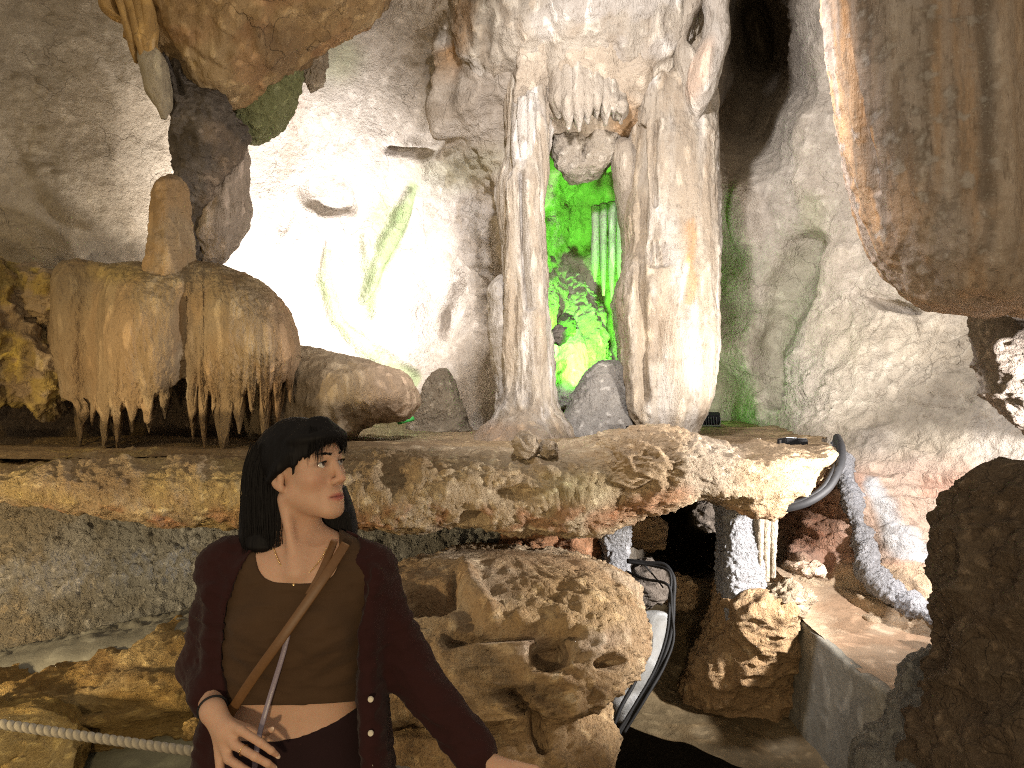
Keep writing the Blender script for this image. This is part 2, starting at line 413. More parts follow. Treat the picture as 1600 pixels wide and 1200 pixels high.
def plain(name, col, rough=.6, metal=0., spec=.4, bumpscale=0., bump=.3, var=.15, sss=0., emit=None, estr=0., dist=.002, stretch=(1, 1, 1)):
    m, nt, b = _mat(name)
    geo = N_(nt, 'ShaderNodeNewGeometry')
    mp = N_(nt, 'ShaderNodeMapping'); mp.inputs['Scale'].default_value = stretch; nt.links.new(geo.outputs['Position'], mp.inputs['Vector'])
    nz = noise(nt, mp.outputs[0], bumpscale or 40, 4, .6)
    c = mixc(nt, nz, tuple(x*(1-var) for x in col), tuple(min(1, x*(1+var)) for x in col))
    nt.links.new(c, b.inputs['Base Color'])
    b.inputs['Roughness'].default_value = rough; b.inputs['Metallic'].default_value = metal; b.inputs['Specular IOR Level'].default_value = spec
    if bumpscale:
        bp = N_(nt, 'ShaderNodeBump'); bp.inputs['Strength'].default_value = bump; bp.inputs['Distance'].default_value = dist
        nt.links.new(nz, bp.inputs['Height']); nt.links.new(bp.outputs[0], b.inputs['Normal'])
    if sss: b.inputs['Subsurface Weight'].default_value = sss; b.inputs['Subsurface Radius'].default_value = (1, .35, .2); b.inputs['Subsurface Scale'].default_value = .006
    if emit: b.inputs['Emission Color'].default_value = rgba(emit); b.inputs['Emission Strength'].default_value = estr
    return m
# ================================================================== STONE MATERIALS
M = {}
M['pale'] = rock('pale_limestone', [(.30, .23, .16), (.46, .38, .29), (.58, .51, .42)], 1., .75, crack=.35, crack_scale=4., scaly=.25, crisp=.55, fine=1.5, dist=.032)
M['crust'] = rock('crusty_limestone', [(.26, .19, .12), (.44, .35, .25), (.58, .50, .40)], 1.3, 1., fine=1.6, speck=.5, scaly=.5)
M['column'] = rock('column_limestone', [(.34, .27, .20), (.47, .40, .31), (.60, .54, .46)], 1.2, .8, stretch=(1, 1, .3), speck=.6, fine=1.5, dist=.03, crisp=1.1)
M['flow'] = rock('brown_flowstone', [(.27, .18, .10), (.40, .29, .175), (.51, .41, .28)], 1.1, .8, stretch=(1, 1, .35), speck=.35, scaly=.3, fine=1.4, dist=.026)
M['ochre'] = rock('ochre_stone', [(.26, .15, .065), (.41, .27, .125), (.53, .40, .23)], 1.2, .85, stretch=(1, 1, .5), speck=.5, crack=.5, crack_scale=5)
M['grey'] = rock('grey_stone', [(.10, .08, .065), (.20, .165, .135), (.34, .29, .24)], 1.5, 1., speck=.6, scaly=.3, fine=1.4)
M['ledge'] = rock('tan_ledge_stone', [(.30, .19, .10), (.50, .37, .22), (.62, .52, .36)], 1.6, 1., fine=1.6, speck=.5, stretch=(1, 1, 1.5), scaly=.35)
M['boulder'] = rock('orange_tan_stone', [(.32, .18, .09), (.50, .35, .20), (.62, .51, .37)], 1.5, 1., fine=1.5, speck=.5, scaly=.4)
M['layer'] = rock('layered_stone', [(.33, .15, .06), (.50, .34, .19), (.62, .50, .34)], 1.1, 1., fine=1.3, stretch=(1, 1, 4.5), speck=.4, scaly=.2)
M['yellow'] = rock('yellow_layered_stone', [(.22, .12, .035), (.42, .27, .09), (.56, .42, .20)], 1.5, 1., fine=1.3, stretch=(1, 1, 3.), speck=.5)
M['cement'] = rock('rough_cement', [(.20, .19, .17), (.30, .29, .265), (.42, .41, .39)], 2., 1., fine=1.8, speck=.5, scaly=.5, dark=(.08, .07, .06), dist=.03)
M['cementw'] = rock('pale_rough_cement', [(.34, .34, .35), (.48, .48, .50), (.62, .62, .64)], 2.4, 1., fine=1.8, speck=.3, scaly=.5, dark=(.15, .15, .15))
M['smooth'] = rock('smooth_cement', [(.17, .155, .12), (.23, .21, .165), (.30, .275, .22)], 1., .35, fine=.8, speck=.2)
M['sand'] = rock('sandy_floor', [(.30, .20, .12), (.43, .31, .20), (.52, .41, .29)], 1., .5, fine=1.2, speck=.25)
M['mud'] = rock('muddy_floor', [(.11, .075, .035), (.19, .135, .07), (.28, .21, .12)], 1.2, .6, fine=.8, speck=.15, rough=.7)
M['hang'] = rock('brown_hanging_stone', [(.29, .21, .155), (.46, .365, .29), (.58, .50, .42)], 1.2, .8, stretch=(1, 1, .16), speck=.55, fine=1.2, crisp=.45)
M['dark'] = rock('dark_brown_stone', [(.10, .068, .042), (.20, .14, .09), (.33, .25, .17)], 2.2, 1., speck=.6, fine=1.7, crack=.5, crack_scale=7, scaly=.3)
M['mossy'] = rock('algae_stone', [(.20, .20, .08), (.30, .31, .14), (.42, .42, .24)], 1.8, 1., fine=1.6, speck=.5, scaly=.3)
OCH, WHT, GRY, MOSS_GREENLIT, RUST, BLK, PINK, DK = (.50, .24, .06), (.66, .62, .57), (.26, .23, .20), (.17, .22, .06), (.40, .13, .05), (.07, .055, .04), (.52, .34, .26), (.14, .09, .05)  # the moss tone serves real algae and painted green-lit shade
YEL = (.46, .33, .05)
# ================================================================== CAVE WALL
wall_pts = [(-400,-250,3.5),(-400,300,3.5),(-400,800,3.6),(0,-200,4.3),(0,100,4.4),(0,300,4.4),(0,480,4.4),(0,700,4.6),(120,100,4.6),(120,300,4.62),(120,400,4.6),(220,200,4.9),(210,360,4.9),
 (100,600,4.8),(250,500,5.1),(300,700,5.4),(180,-150,4.5),(330,250,5.3),(340,450,5.5),(400,620,5.6),
 (450,200,5.35),(450,400,5.6),(540,110,4.95),(600,60,4.7),(560,250,5.35),(560,450,5.75),(650,200,5.05),(670,110,4.75),(640,350,5.55),(640,500,5.65),(720,560,5.45),(700,650,5.4),(520,600,5.7),
 (740,300,5.0),(735,420,5.2),(760,500,5.25),(350,-100,4.3),(500,-100,4.1),(600,-60,4.2),
 (720,50,4.5),(720,180,4.62),(800,50,4.4),(800,180,4.6),(880,50,4.3),(880,150,4.36),(900,205,4.5),(960,80,4.3),(960,180,4.42),(1030,60,4.4),(1030,160,4.5),(800,-200,4.1),(1000,-200,4.1),
 (850,250,4.8),(930,222,4.62),(975,215,4.6),(900,290,5.5),(880,400,5.75),(930,400,5.75),(930,520,5.85),(890,600,5.7),(950,600,5.7),(900,680,5.6),(960,290,5.45),
 (815,290,4.62),(815,400,4.66),(815,500,4.68),(815,660,4.7),(775,600,5.0),(1040,300,5.2),(1040,500,5.35),(1040,660,5.4),
 (1120,400,5.5),(1118,480,5.55),(1120,600,5.6),(1110,650,5.6),(1100,100,4.75),(1100,220,5.1),(1118,30,5.2),
 (1180,30,8),(1170,110,7.0),(1150,190,6.0),(1200,90,7.6),(1180,-100,8.2),
 (1245,0,5.0),(1258,90,4.95),(1236,190,5.0),(1175,275,5.1),(1160,350,5.12),(1150,450,5.2),(1150,550,5.25),(1170,650,5.25),(1290,100,4.7),(1290,250,4.7),(1240,400,5.0),(1240,550,5.05),(1220,640,5.0),(1225,460,5.02),
 (1340,400,4.55),(1300,470,4.75),(1300,560,4.6),(1400,500,4.2),(1400,620,4.05),(1300,650,4.35),(1500,560,3.85),(1600,550,3.55),(1500,680,3.6),(1600,680,3.35),(1450,300,4.4),(1500,100,4.4),(1700,300,3.9),(2000,0,3.3),(2000,600,2.9),(1700,700,3.1),(1400,700,3.85),(1320,700,4.05),
 (1340,760,3.75),(1450,760,3.6),(1530,760,3.45),(1340,850,3.6),(1450,850,3.42),(1520,920,3.15),(1420,920,3.25),(1320,910,3.5),(1240,850,3.9),(1250,770,4.15),(1300,965,3.4),(1480,985,3.0),(2000,1000,2.5),(1700,1000,2.7),
 (1180,900,4.1),(1060,800,8.5),(1060,900,7.),(1140,840,7.5),(950,850,4.3),(860,850,3.9),(700,850,3.9),(500,850,4.0),(200,850,4.0),(0,850,3.9),(500,1000,3.6),(900,1000,3.6),(1150,1000,3.8),(0,1000,3.6)]
def wall_disp(V, px, py):
    n1 = fbm(V, .9, 3, off=3.); n2 = fbm(V, 3.2, 4, off=9.)
    rough = np.zeros(len(V))
    rough = np.maximum(rough, spot(px, py, 745, 300, 80, 90, .5)); rough = np.maximum(rough, spot(px, py, 745, 430, 45, 110, .5))
    rough = np.maximum(rough, .7*spot(px, py, 690, 50, 90, 80, .6)); rough = np.maximum(rough, .3*sm(1180, 1260, px)*sm(520, 600, py))
    rough = np.maximum(rough, .5*spot(px, py, 880, 80, 200, 160, .5)); rough = np.maximum(rough, .6*spot(px, py, 900, 400, 80, 200, .4))
    rough = np.maximum(rough, .35*sm(1130, 1250, px))
    smooth = spot(px, py, 560, 330, 190, 300, .5)
    d = .05*n1+.045*n2*(1-.6*smooth)
    d += .0045*ridge(V*np.array([.8, .8, 2.4])+.25*n2[:, None], 9, 3, off=61)*np.maximum(smooth, 1-sm(250, 330, px))
    d += rough*(.045*ridge(V, 5., 4, off=2.)+.03*billow(V, 13., 3, off=4.))
    # fine scaly relief of the right wall
    d += sm(1130, 1200, px)*.006*billow(V*np.array([1, 1, 1.6]), 16., 3)
    # vertical runs of the upper mass and the niche
    fl = np.maximum(spot(px, py, 890, 70, 210, 190, .4), spot(px, py, 920, 420, 70, 180, .3))
    d += fl*.035*fbm(V*np.array([1, 1, .22]), 8., 3, off=31.)
    # rock layers low on the right
    st = sm(1170, 1260, px)*sm(690, 760, py)
    w = V[:, 2]+.05*fbm(V, 2., 3)+.05*V[:, 0]
    d += st*(.014*np.sin(w*46)+.008*np.sin(w*110+2)+.03*ridge(V*np.array([.35, .35, 2.6]), 4., 4, off=1.)+.010*ridge(V*np.array([.5, .5, 2.0]), 16., 3)+.03*fbm(V, 2.2, 2, off=77))
    # curling bands on the lower right wall
    cb = spot(px, py, 1440, 560, 150, 110, .5)
    d += cb*.010*np.sin(40*fbm(V, 1.6, 2, off=70.))
    # solution hollows and folds on the lit dome
    n0 = fbm(V, 5, 2, off=50)
    d -= .13*spot(px, py, 512, 305, 38, 30, .25, 20, n0, .5)
    d -= .10*spot(px, py, 705, 480, 12, 48, .5, 14, n0, .3)
    d -= .05*spot(px, py, 695, 465, 40, 60, .5, 20)
    d -= .10*linemask(px, py, [(640, 300, 6), (620, 350, 12), (590, 410, 10), (565, 470, 4)], 8, .6, n0, .4)
    d -= .10*linemask(px, py, [(512, 380, 4), (508, 440, 12), (525, 500, 9), (570, 545, 12), (640, 590, 14)], 8, .7, n0, .4)
    d -= .05*linemask(px, py, [(568, 370, 4), (580, 430, 12), (590, 500, 8)], 8, .7, n0, .4)
    d -= .05*spot(px, py, 445, 345, 8, 24, .5, 20)
    d += .05*spot(px, py, 600, 200, 90, 70, .9)+.05*spot(px, py, 500, 160, 40, 40, .8)
    # folds at the right edge of the dome
    d += .10*linemask(px, py, [(690, 60), (700, 110), (692, 160), (705, 200)], 9, .9, n0, .4)
    d -= .10*linemask(px, py, [(672, 90), (684, 140), (672, 200)], 8, .8, n0, .4)
    d -= .12*linemask(px, py, [(655, 225, 14), (690, 215, 12), (670, 240, 8), (610, 232, 5)], 10, .7, n0, .5)
    d -= .10*spot(px, py, 770, 315, 14, 18, .4, 0, n0); d -= .09*spot(px, py, 680, 270, 16, 18, .4, 0, n0); d -= .05*spot(px, py, 705, 235, 12, 7, .5)
    # ridge above the left column
    d += .12*linemask(px, py, [(838, -20), (836, 60), (828, 130), (820, 190)], 18, .9, n0, .3)
    d -= .10*linemask(px, py, [(858, 10, 10), (852, 80, 16), (846, 150, 10)], 12, .7, n0, .3)
    d -= .07*linemask(px, py, [(806, 170, 8), (800, 230, 6)], 8, .8)
    # cauliflower crust at the foot of the right wall
    cf = spot(px, py, 1250, 620, 70, 60, .5, 30, n0)
    d += cf*.05*(1-worley(V, 17.))
    d += .10*spot(px, py, 1165, 340, 20, 50, .6, -10, n0)
    # bay shaped into the right wall so that shade falls there
    d -= .16*linemask(px, py, [(1262, 390, 22), (1230, 470, 30), (1205, 540, 22), (1210, 620, 14)], 24, .95, n0, .6)
    d += .05*linemask(px, py, [(1300, 400, 24), (1290, 470, 30), (1250, 560, 26)], 24, .9, n0, .4)
    d -= .18*spot(px, py, 1390, 470, 36, 12, .5, 12, n0)
    # rock bulge of the lower right wall and pits
    d -= .10*spot(px, py, 1085+200, 880, 16, 22, .5, 0, n0)
    return d
def wall_tint(V, px, py):
    n = fbm(V, 2.5, 4, off=20); n2 = fbm(V, 6, 3, off=40); run = fbm(V*np.array([1, 1, .15]), 6, 3, off=60)
    rf = sm(1120, 1180, px)*(1-sm(640, 700, py))
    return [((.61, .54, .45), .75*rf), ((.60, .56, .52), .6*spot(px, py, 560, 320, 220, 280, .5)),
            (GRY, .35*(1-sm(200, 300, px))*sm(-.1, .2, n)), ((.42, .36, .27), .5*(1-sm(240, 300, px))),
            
            ((.42, .33, .23), .5*spot(px, py, 880, 90, 210, 170, .5, 0, n)), ((.17, .13, .09), .6*sm(.6, .85, ridge(V*np.array([1, 1, .12]), 9, 2, off=44)+.5*n2)*spot(px, py, 890, 90, 220, 190, .4)), ((.25, .18, .11), .5*sm(.05, .2, n2)*spot(px, py, 740, 200, 80, 220, .5)), (OCH, .7*spot(px, py, 717, 55, 18, 60, .6, 8, n2)), (WHT, .8*spot(px, py, 702, 48, 12, 22, .5)),
            (GRY, .5*spot(px, py, 770, 150, 60, 80, .6, 0, n)), (OCH, .55*spot(px, py, 978, 205, 26, 45, .5, 0, n2)), ((.48, .30, .12), .6*spot(px, py, 1055, 30, 40, 30, .5, 0, n2)),
            (MOSS_GREENLIT, .45*spot(px, py, 520, 90, 40, 34, .6, 0, n)), (MOSS_GREENLIT, .3*spot(px, py, 720, 265, 70, 30, .7, -15, n2)),
            ((.26, .40, .14), .75*linemask(px, py, [(645, 292, 8), (622, 350, 12), (598, 410, 13), (575, 470, 8), (568, 520, 5)], 8, .6, n2, .7)), ((.26, .38, .14), .7*linemask(px, py, [(512, 395, 4), (508, 445, 11), (524, 500, 8), (568, 546, 12), (640, 588, 13)], 8, .6, n2, .7)), ((.30, .42, .16), .55*linemask(px, py, [(600, 330, 26), (575, 450, 30)], 26, .9, n2, .9)), (PINK, .35*linemask(px, py, [(470, 150), (455, 230), (440, 300)], 10, .9)),  # green layers: lamp light painted along the dome's grooves
            (MOSS_GREENLIT, .32*linemask(px, py, [(1275, 330, 22), (1262, 390, 30), (1230, 470, 42), (1205, 560, 28), (1215, 650, 22)], 24, .8, n2, 1.2)),  # green-lit shade of the right wall painted in the moss tone
            ((.46, .40, .30), .7*sm(1250, 1330, px)*sm(460, 520, py)*(1-sm(690, 720, py))), (GRY, .7*spot(px, py, 1365, 690, 36, 26, .6, 0, n2)),
            (RUST, .75*sm(.0, .22, n+.4*np.sin(V[:, 2]*18))*sm(1200, 1260, px)*sm(720, 760, py)), (PINK, .6*sm(1200, 1260, px)*sm(700, 740, py)),
            (RUST, .6*spot(px, py, 1260, 800, 60, 50, .6, 0, n2)), ((.55, .43, .26), .6*sm(870, 900, py)*sm(1200, 1260, px)),
            ((.55, .58, .60), .85*linemask(px, py, [(1360, 755, 10), (1385, 800, 16), (1410, 850, 22), (1450, 872, 6)], 18, .6, n2, .8)),
            (WHT, .5*spot(px, py, 1570, 690, 50, 60, .6, 0, n2)), (DK, .6*spot(px, py, 1180, 80, 60, 170, .4, 15))]  # last layer paints the shade inside the deep hole
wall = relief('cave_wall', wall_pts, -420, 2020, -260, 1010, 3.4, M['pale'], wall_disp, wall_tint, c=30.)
wall['kind'] = 'structure'
# ceiling and the rest of the chamber behind the viewer
def sheet(name, x0, x1, y0, y1, z, amp, mat, n=120, slope=0.):
    xs, ys = np.linspace(x0, x1, n), np.linspace(y0, y1, n); X, Y = np.meshgrid(xs, ys)
    V = np.stack([X.ravel(), Y.ravel(), np.full(X.size, z)+slope*Y.ravel()], 1); V[:, 2] += amp*fbm(V, .9, 5)
    i = np.arange(n-1)[:, None]*n; j = np.arange(n-1)[None]
    me = mesh_np(name, V, np.stack([i+j, i+j+1, i+n+j+1, i+n+j], -1).reshape(-1, 4)); o = put(name, me, mat); o['kind'] = 'structure'; return o
sheet('floor', -5, 5, -3, 2.3, .0, .03, M['mud'])
# ================================================================== LEDGE
def ledge_disp(V, px, py):
    n0 = fbm(V, 5, 2, off=50)
    d = .03*fbm(V, 2.2, 4, off=1.)+.022*ridge(V*np.array([.6, .6, 1.5]), 4.5, 5, .6, off=8.)+.012*billow(V, 16, 4)+.006*ridge(V, 30, 3)
    d += .016*np.sin(V[:, 2]*60+3*fbm(V, 2, 2))*spot(px, py, 1200, 740, 100, 60, .6)
    d -= .05*spot(px, py, 800, 772, 30, 12, .6, 0, n0)+.06*spot(px, py, 740, 808, 20, 7, .5)+.05*spot(px, py, 990, 730, 20, 24, .6, 0, n0)
    d -= .05*spot(px, py, 620, 745, 26, 20, .6, 0, n0)
    return d*np.where(py < 690, .6, 1)
def ledge_tint(V, px, py):
    n = fbm(V, 4, 4, off=20); n2 = fbm(V, 9, 3, off=40); st = fbm(V*np.array([.35, .35, 3]), 4, 3, off=12)
    return [((.58, .48, .33), .25*sm(-.1, .2, n)), (BLK, .25*sm(.12, .3, st)), (RUST, .6*sm(.05, .25, n2)*sm(780, 800, py)), ((.52, .36, .22), .5*sm(930, 1000, px)),
            (RUST, .6*linemask(px, py, [(930, 815), (1000, 790), (1070, 770)], 14, .7, n2)), ((.38, .36, .32), .6*spot(px, py, 1110, 730, 50, 50, .6, 0, n)),
            (YEL, .45*(1-sm(380, 420, px))*sm(-.15, .2, n)), (DK, .6*spot(px, py, 180, 760, 50, 30, .6, 0, n2)), (MOSS_GREENLIT, .35*spot(px, py, 900, 760, 50, 26, .7, 0, n2))]
ledge = empty('rock_ledge', P(640, 820, 3.4), 'long tan rock ledge running across the cave under both stone columns', 'rock ledge')
loft('ledge_face', [(-420,700,790,3.2,.35),(-150,712,766,3.2,.35),(0,717,768,3.2,.36),(80,716,775,3.2,.36),(150,712,792,3.2,.37),(220,711,801,3.2,.37),(300,710,806,3.2,.37),(380,710,808,3.2,.37),(500,707,812,3.2,.38),(620,706,812,3.2,.38),
   (740,704,808,3.22,.38),(850,700,822,3.25,.38),(900,690,825,3.25,.4),(940,680,818,3.28,.4),(1000,670,790,3.3,.4),(1060,668,770,3.32,.4),(1100,682,776,3.34,.4),(1140,694,792,3.35,.4),(1185,697,790,3.36,.38),(1210,697,772,3.37,.34),(1240,697,752,3.38,.28),(1270,696,734,3.40,.24),(1295,695,718,3.42,.19),(1314,698,710,3.44,.12)],
   M['ledge'], True, nu=190, nv=620, disp=ledge_disp, tint=ledge_tint, pw=3.2, cap=(.02, .05), parent=ledge)
def top_disp(V, px, py): return .035*fbm(V*np.array([.5, 1.6, 1]), 2.6, 4, off=5)+.012*ridge(V*np.array([.4, 3, 1]), 5, 3)
def top_sheet():
    nx, ny = 420, 150
    xs = np.linspace(0, 1, nx); ys = np.linspace(3.05, 6.3, ny); X, Y = np.meshgrid(xs, ys); X = -4.2+X*(4.2+.405*Y+.02*np.sin(Y*9)+.1*np.maximum(Y-4.2, 0))
    V = np.stack([X.ravel(), Y.ravel(), np.full(X.size, 1.312)], 1)
    px, py = proj(V); n0 = fbm(V, 3, 2)
    V[:, 2] += top_disp(V, px, py)-.006
    V[:, 2] += .03*sm(4.6, 5.6, V[:, 1])
    i = np.arange(ny-1)[:, None]*nx; j = np.arange(nx-1)[None]
    me = mesh_np('ledge_top', V, np.stack([i+j, i+j+1, i+nx+j+1, i+nx+j], -1).reshape(-1, 4))
    st = fbm(V*np.array([.4, 3, 1]), 3, 3)
    paint(me, V, [((.34, .23, .11), .7*np.ones(len(V))), (DK, .6*sm(.0, .25, st)), ((.12, .20, .05), .5*spot(px, py, 620, 668, 60, 16, .6)), (MOSS_GREENLIT, .4*spot(px, py, 1100, 665, 40, 10, .7))])
    o = put('ledge_top', me, M['ledge']); o.parent = ledge; o.location = [-a for a in ledge.location]
top_sheet()
def blob(name, px, py, r, d, mat, label, cat, sx=1., sz=1., amp=.3, tint=None, group=None, parent=None, n=60, depth=1., freq=1.):
    """small loose rock; r in photo pixels"""
    rows = []
    for a in np.linspace(-1, 1, 9):
        w = math.sqrt(max(0, 1-a*a)); rows.append((py+a*r*sz, px-r*sx*w-.3, px+r*sx*w+.3, d, max(.002, r*sx*w*d/F*depth)))
    rr = r*d/F
    o = loft(name, rows, mat, nu=n, nv=n, disp=lambda V, a, b: rr*amp*(1.2*fbm(V, 1.1*freq/rr, 3, off=px)+.5*ridge(V, 1.5*freq/rr, 3, off=py)), tint=tint, parent=parent)
    if label: tag(o, label, cat, group)
    return o
blob('rock', 822, 697, 21, 2.98, M['crust'], 'larger of two small knobbly stones on the front of the ledge', 'stone', sz=1.05)
blob('rock', 857, 703, 15, 2.98, M['crust'], 'smaller pale stone beside a knobbly stone on the front of the ledge', 'stone', sz=1.)
def knob_disp(V, px, py):
    q = V*np.array([1, 1, 1.]); a = (px-1010)/70; b = (py-720)/50; rr = np.sqrt(a*a+b*b)
    return .045*fbm(V, 3, 4, off=4)+.025*ridge(V, 8, 4)+.005*np.sin(rr*16+5*fbm(V, 5, 3))+.010*ridge(V, 28, 3)
o = loft('rock_knob', [(664,985,1050,3.15,.14),(680,950,1085,3.12,.22),(705,925,1100,3.1,.27),(740,905,1105,3.12,.27),(775,895,1060,3.15,.24),(800,890,1000,3.18,.18),(822,900,950,3.2,.1)], M['ledge'], nu=220, nv=190, disp=knob_disp, tint=ledge_tint, cap=(.12, .1))
o.parent = ledge; adopt(o, ledge); o['label'] = 'big ringed swelling of the ledge under the broad column'
# ================================================================== COLUMNS
def flutes(amp, f=14, zf=.08, off=0.): return lambda V: amp*fbm(V*np.array([1, 1, zf]), f, 3, off=off)
def colL_disp(V, px, py):
    low = sm(610, 690, py)
    d = (1-.7*low)*(.05*fbm(V*np.array([1, 1, .05]), 8, 3, off=2)+.012*ridge(V*np.array([1, 1, .06]), 18, 2, off=6))
    d += .02*fbm(V, 2.5, 3)+.007*billow(V*np.array([1, 1, .5]), 20, 3)
    d += low*.04*fbm(V, 6, 3)
    d -= .05*linemask(px, py, [(812, 270), (815, 330), (820, 420), (826, 480)], 5, .8)
    d += .03*linemask(px, py, [(828, 180), (830, 300), (834, 460), (838, 640)], 9, .9)
    return d
def col_tint(V, px, py):
    n = fbm(V, 5, 3, off=11); run = fbm(V*np.array([1, 1, .1]), 9, 3, off=5)
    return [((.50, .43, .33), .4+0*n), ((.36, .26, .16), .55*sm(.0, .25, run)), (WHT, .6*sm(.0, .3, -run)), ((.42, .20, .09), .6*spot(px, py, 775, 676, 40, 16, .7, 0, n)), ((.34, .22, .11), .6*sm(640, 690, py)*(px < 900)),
            ((.52, .27, .10), .95*spot(px, py, 1080, 380, 9, 40, .2, 3, n, .15)), ((.52, .27, .10), .9*linemask(px, py, [(1080, 415, 4), (1082, 440, 9), (1077, 470, 7)], 7, .3, n, .3)), (DK, .6*linemask(px, py, [(1022, 470, 8), (1028, 520, 12), (1020, 560, 9)], 9, .7, n, .6)),
            ((.16, .12, .085), .6*sm(.55, .8, ridge(V*np.array([1, 1, .06]), 13, 2, off=44)+.35*n)), ((.20, .14, .09), .5*sm(.22, .34, fbm(V*np.array([1, 1, .25]), 20, 3, off=33))), (DK, .35*linemask(px, py, [(1026, 200, 5), (1020, 300, 7), (1030, 400, 8)], 7, .8, n, .8)), ((.40, .30, .18), .45*spot(px, py, 985, 480, 26, 300, .5))]  # last layer paints shade on the broad column's left side
colL = empty('stone_column', P(815, 690, 4.4), 'slender fluted pale stone column with flared foot left of the green niche', 'stone column')
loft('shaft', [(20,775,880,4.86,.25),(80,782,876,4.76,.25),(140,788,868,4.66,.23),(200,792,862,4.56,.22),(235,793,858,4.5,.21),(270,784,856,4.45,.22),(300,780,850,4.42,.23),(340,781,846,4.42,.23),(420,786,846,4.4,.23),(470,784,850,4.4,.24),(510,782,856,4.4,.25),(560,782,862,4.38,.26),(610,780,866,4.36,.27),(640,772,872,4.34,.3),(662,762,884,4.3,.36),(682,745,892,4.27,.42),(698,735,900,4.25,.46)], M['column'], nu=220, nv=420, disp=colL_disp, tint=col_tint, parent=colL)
loft('side_stem', [(428,776,790,4.46,.06),(445,766,796,4.44,.1),(490,763,808,4.42,.14),(560,768,826,4.4,.17),(620,772,836,4.38,.18),(672,764,846,4.36,.2)], M['column'], nu=110, nv=160, disp=lambda V, a, b: .02*fbm(V, 4, 4)+.012*billow(V, 9, 3), tint=lambda V, a, b: [(WHT, .6+0*a)], cap=(.08, 0), parent=colL)
for k, (x, y0, y1, w) in enumerate([(818, 196, 262, 9), (829, 190, 300, 8), (806, 232, 290, 7)]):
    loft('drapery', [(y0-40,x-w,x+w,4.36,.06),(y0+10,x-w*1.1,x+w*1.1,4.31,.06),((y0+y1)/2,x-w*.8,x+w*.8,4.29,.05),(y1,x-2,x+2,4.29,.01)], M['column'], nu=30, nv=50, disp=lambda V, a, b: .01*fbm(V*np.array([1, 1, .2]), 20, 2), tint=lambda V, a, b: [(WHT, .6+0*a)], parent=colL)
def colR_disp(V, px, py):
    d = .045*fbm(V*np.array([1, 1, .10]), 5, 3, off=12)+.010*ridge(V*np.array([1, 1, .07]), 12, 3, off=6)+.025*fbm(V, 2.2, 3)+.009*billow(V*np.array([1, 1, .6]), 18, 3)
    n0 = fbm(V, 6, 2, off=2)
    d -= .05*linemask(px, py, [(1000, 200, 5), (1004, 330, 8), (1000, 450, 6), (1008, 620, 6)], 7, .9, n0, .5)
    d -= .04*spot(px, py, 1022, 520, 14, 50, .6, 0, n0); d += .04*spot(px, py, 1020, 470, 9, 36, .6, 0, n0)
    for x in (1016, 1026, 1036): d -= .03*linemask(px, py, [(x, 380), (x+2, 415)], 3.5, .8)
    d -= .03*linemask(px, py, [(1024, 190), (1020, 260), (1024, 320)], 4, .8, n0, .8)
    d -= .04*sm(985, 960, px)
    return d
colR = empty('stone_column', P(1035, 665, 4.6), 'broad pale stone column streaked orange standing right of the green niche', 'stone column')
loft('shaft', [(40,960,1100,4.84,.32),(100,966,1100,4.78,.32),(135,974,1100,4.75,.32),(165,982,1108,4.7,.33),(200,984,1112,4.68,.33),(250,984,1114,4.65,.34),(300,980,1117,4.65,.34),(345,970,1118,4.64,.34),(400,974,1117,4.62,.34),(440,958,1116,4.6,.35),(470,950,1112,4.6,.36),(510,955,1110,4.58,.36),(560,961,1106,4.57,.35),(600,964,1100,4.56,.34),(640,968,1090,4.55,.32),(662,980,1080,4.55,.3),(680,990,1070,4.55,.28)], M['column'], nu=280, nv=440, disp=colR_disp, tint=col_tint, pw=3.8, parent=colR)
loft('shoulder', [(215,958,985,4.62,.08),(250,955,1000,4.6,.12),(300,960,1004,4.62,.13),(350,968,1004,4.64,.12),(400,976,1000,4.66,.08)], M['column'], nu=80, nv=110, disp=lambda V, a, b: .02*fbm(V, 5, 4), tint=lambda V, a, b: [(DK, .25+0*a)], cap=(.1, .1), parent=colR)
# tusk-shaped lobe beside the dark hole
tusk = empty('hanging_tusk', P(1085, 190, 4.45), 'pale tusk shaped stone lobe with an eye hole beside the dark opening', 'stalactite')
loft('lobe', [(-160,1085,1160,4.3,.14),(0,1100,1138,4.3,.11),(40,1102,1137,4.3,.11),(80,1090,1133,4.3,.12),(110,1074,1126,4.3,.13),(140,1070,1116,4.32,.12),(170,1076,1102,4.34,.08),(192,1084,1092,4.36,.03)], M['column'], nu=110, nv=170, disp=lambda V, a, b: .02*fbm(V, 5, 4)+.008*ridge(V*np.array([1, 1, .4]), 12, 2), tint=lambda V, a, b: [((.55, .28, .12), .75*spot(a, b, 1090, 110, 16, 50, .5, 20, fbm(V, 7, 2))), (WHT, .3+0*a)], cap=(0, .05), parent=tusk)
loft('bridge', [(-160,1040,1100,4.35,.1),(-20,1070,1112,4.35,.1),(8,1060,1100,4.35,.09),(40,1052,1080,4.37,.08),(70,1050,1074,4.4,.08),(96,1052,1096,4.38,.1),(130,1060,1100,4.4,.1),(170,1066,1086,4.42,.06)], M['column'], nu=90, nv=150, disp=lambda V, a, b: .016*fbm(V, 6, 4), cap=(0, .06), parent=tusk)
def bulge_disp(V, px, py):
    return .06*fbm(V*np.array([1, 1, .7]), 2.4, 4, off=17)+.03*fbm(V*np.array([1, 1, .25]), 8, 3, off=19)+.03*ridge(V*np.array([1, 1, .4]), 5, 5, .55, off=3)+.010*billow(V, 22, 3)-.05*linemask(px, py, [(858, -20, 9), (850, 60, 12), (842, 140, 8)], 10, .9)-.04*linemask(px, py, [(760, 20), (752, 90)], 8, .9)
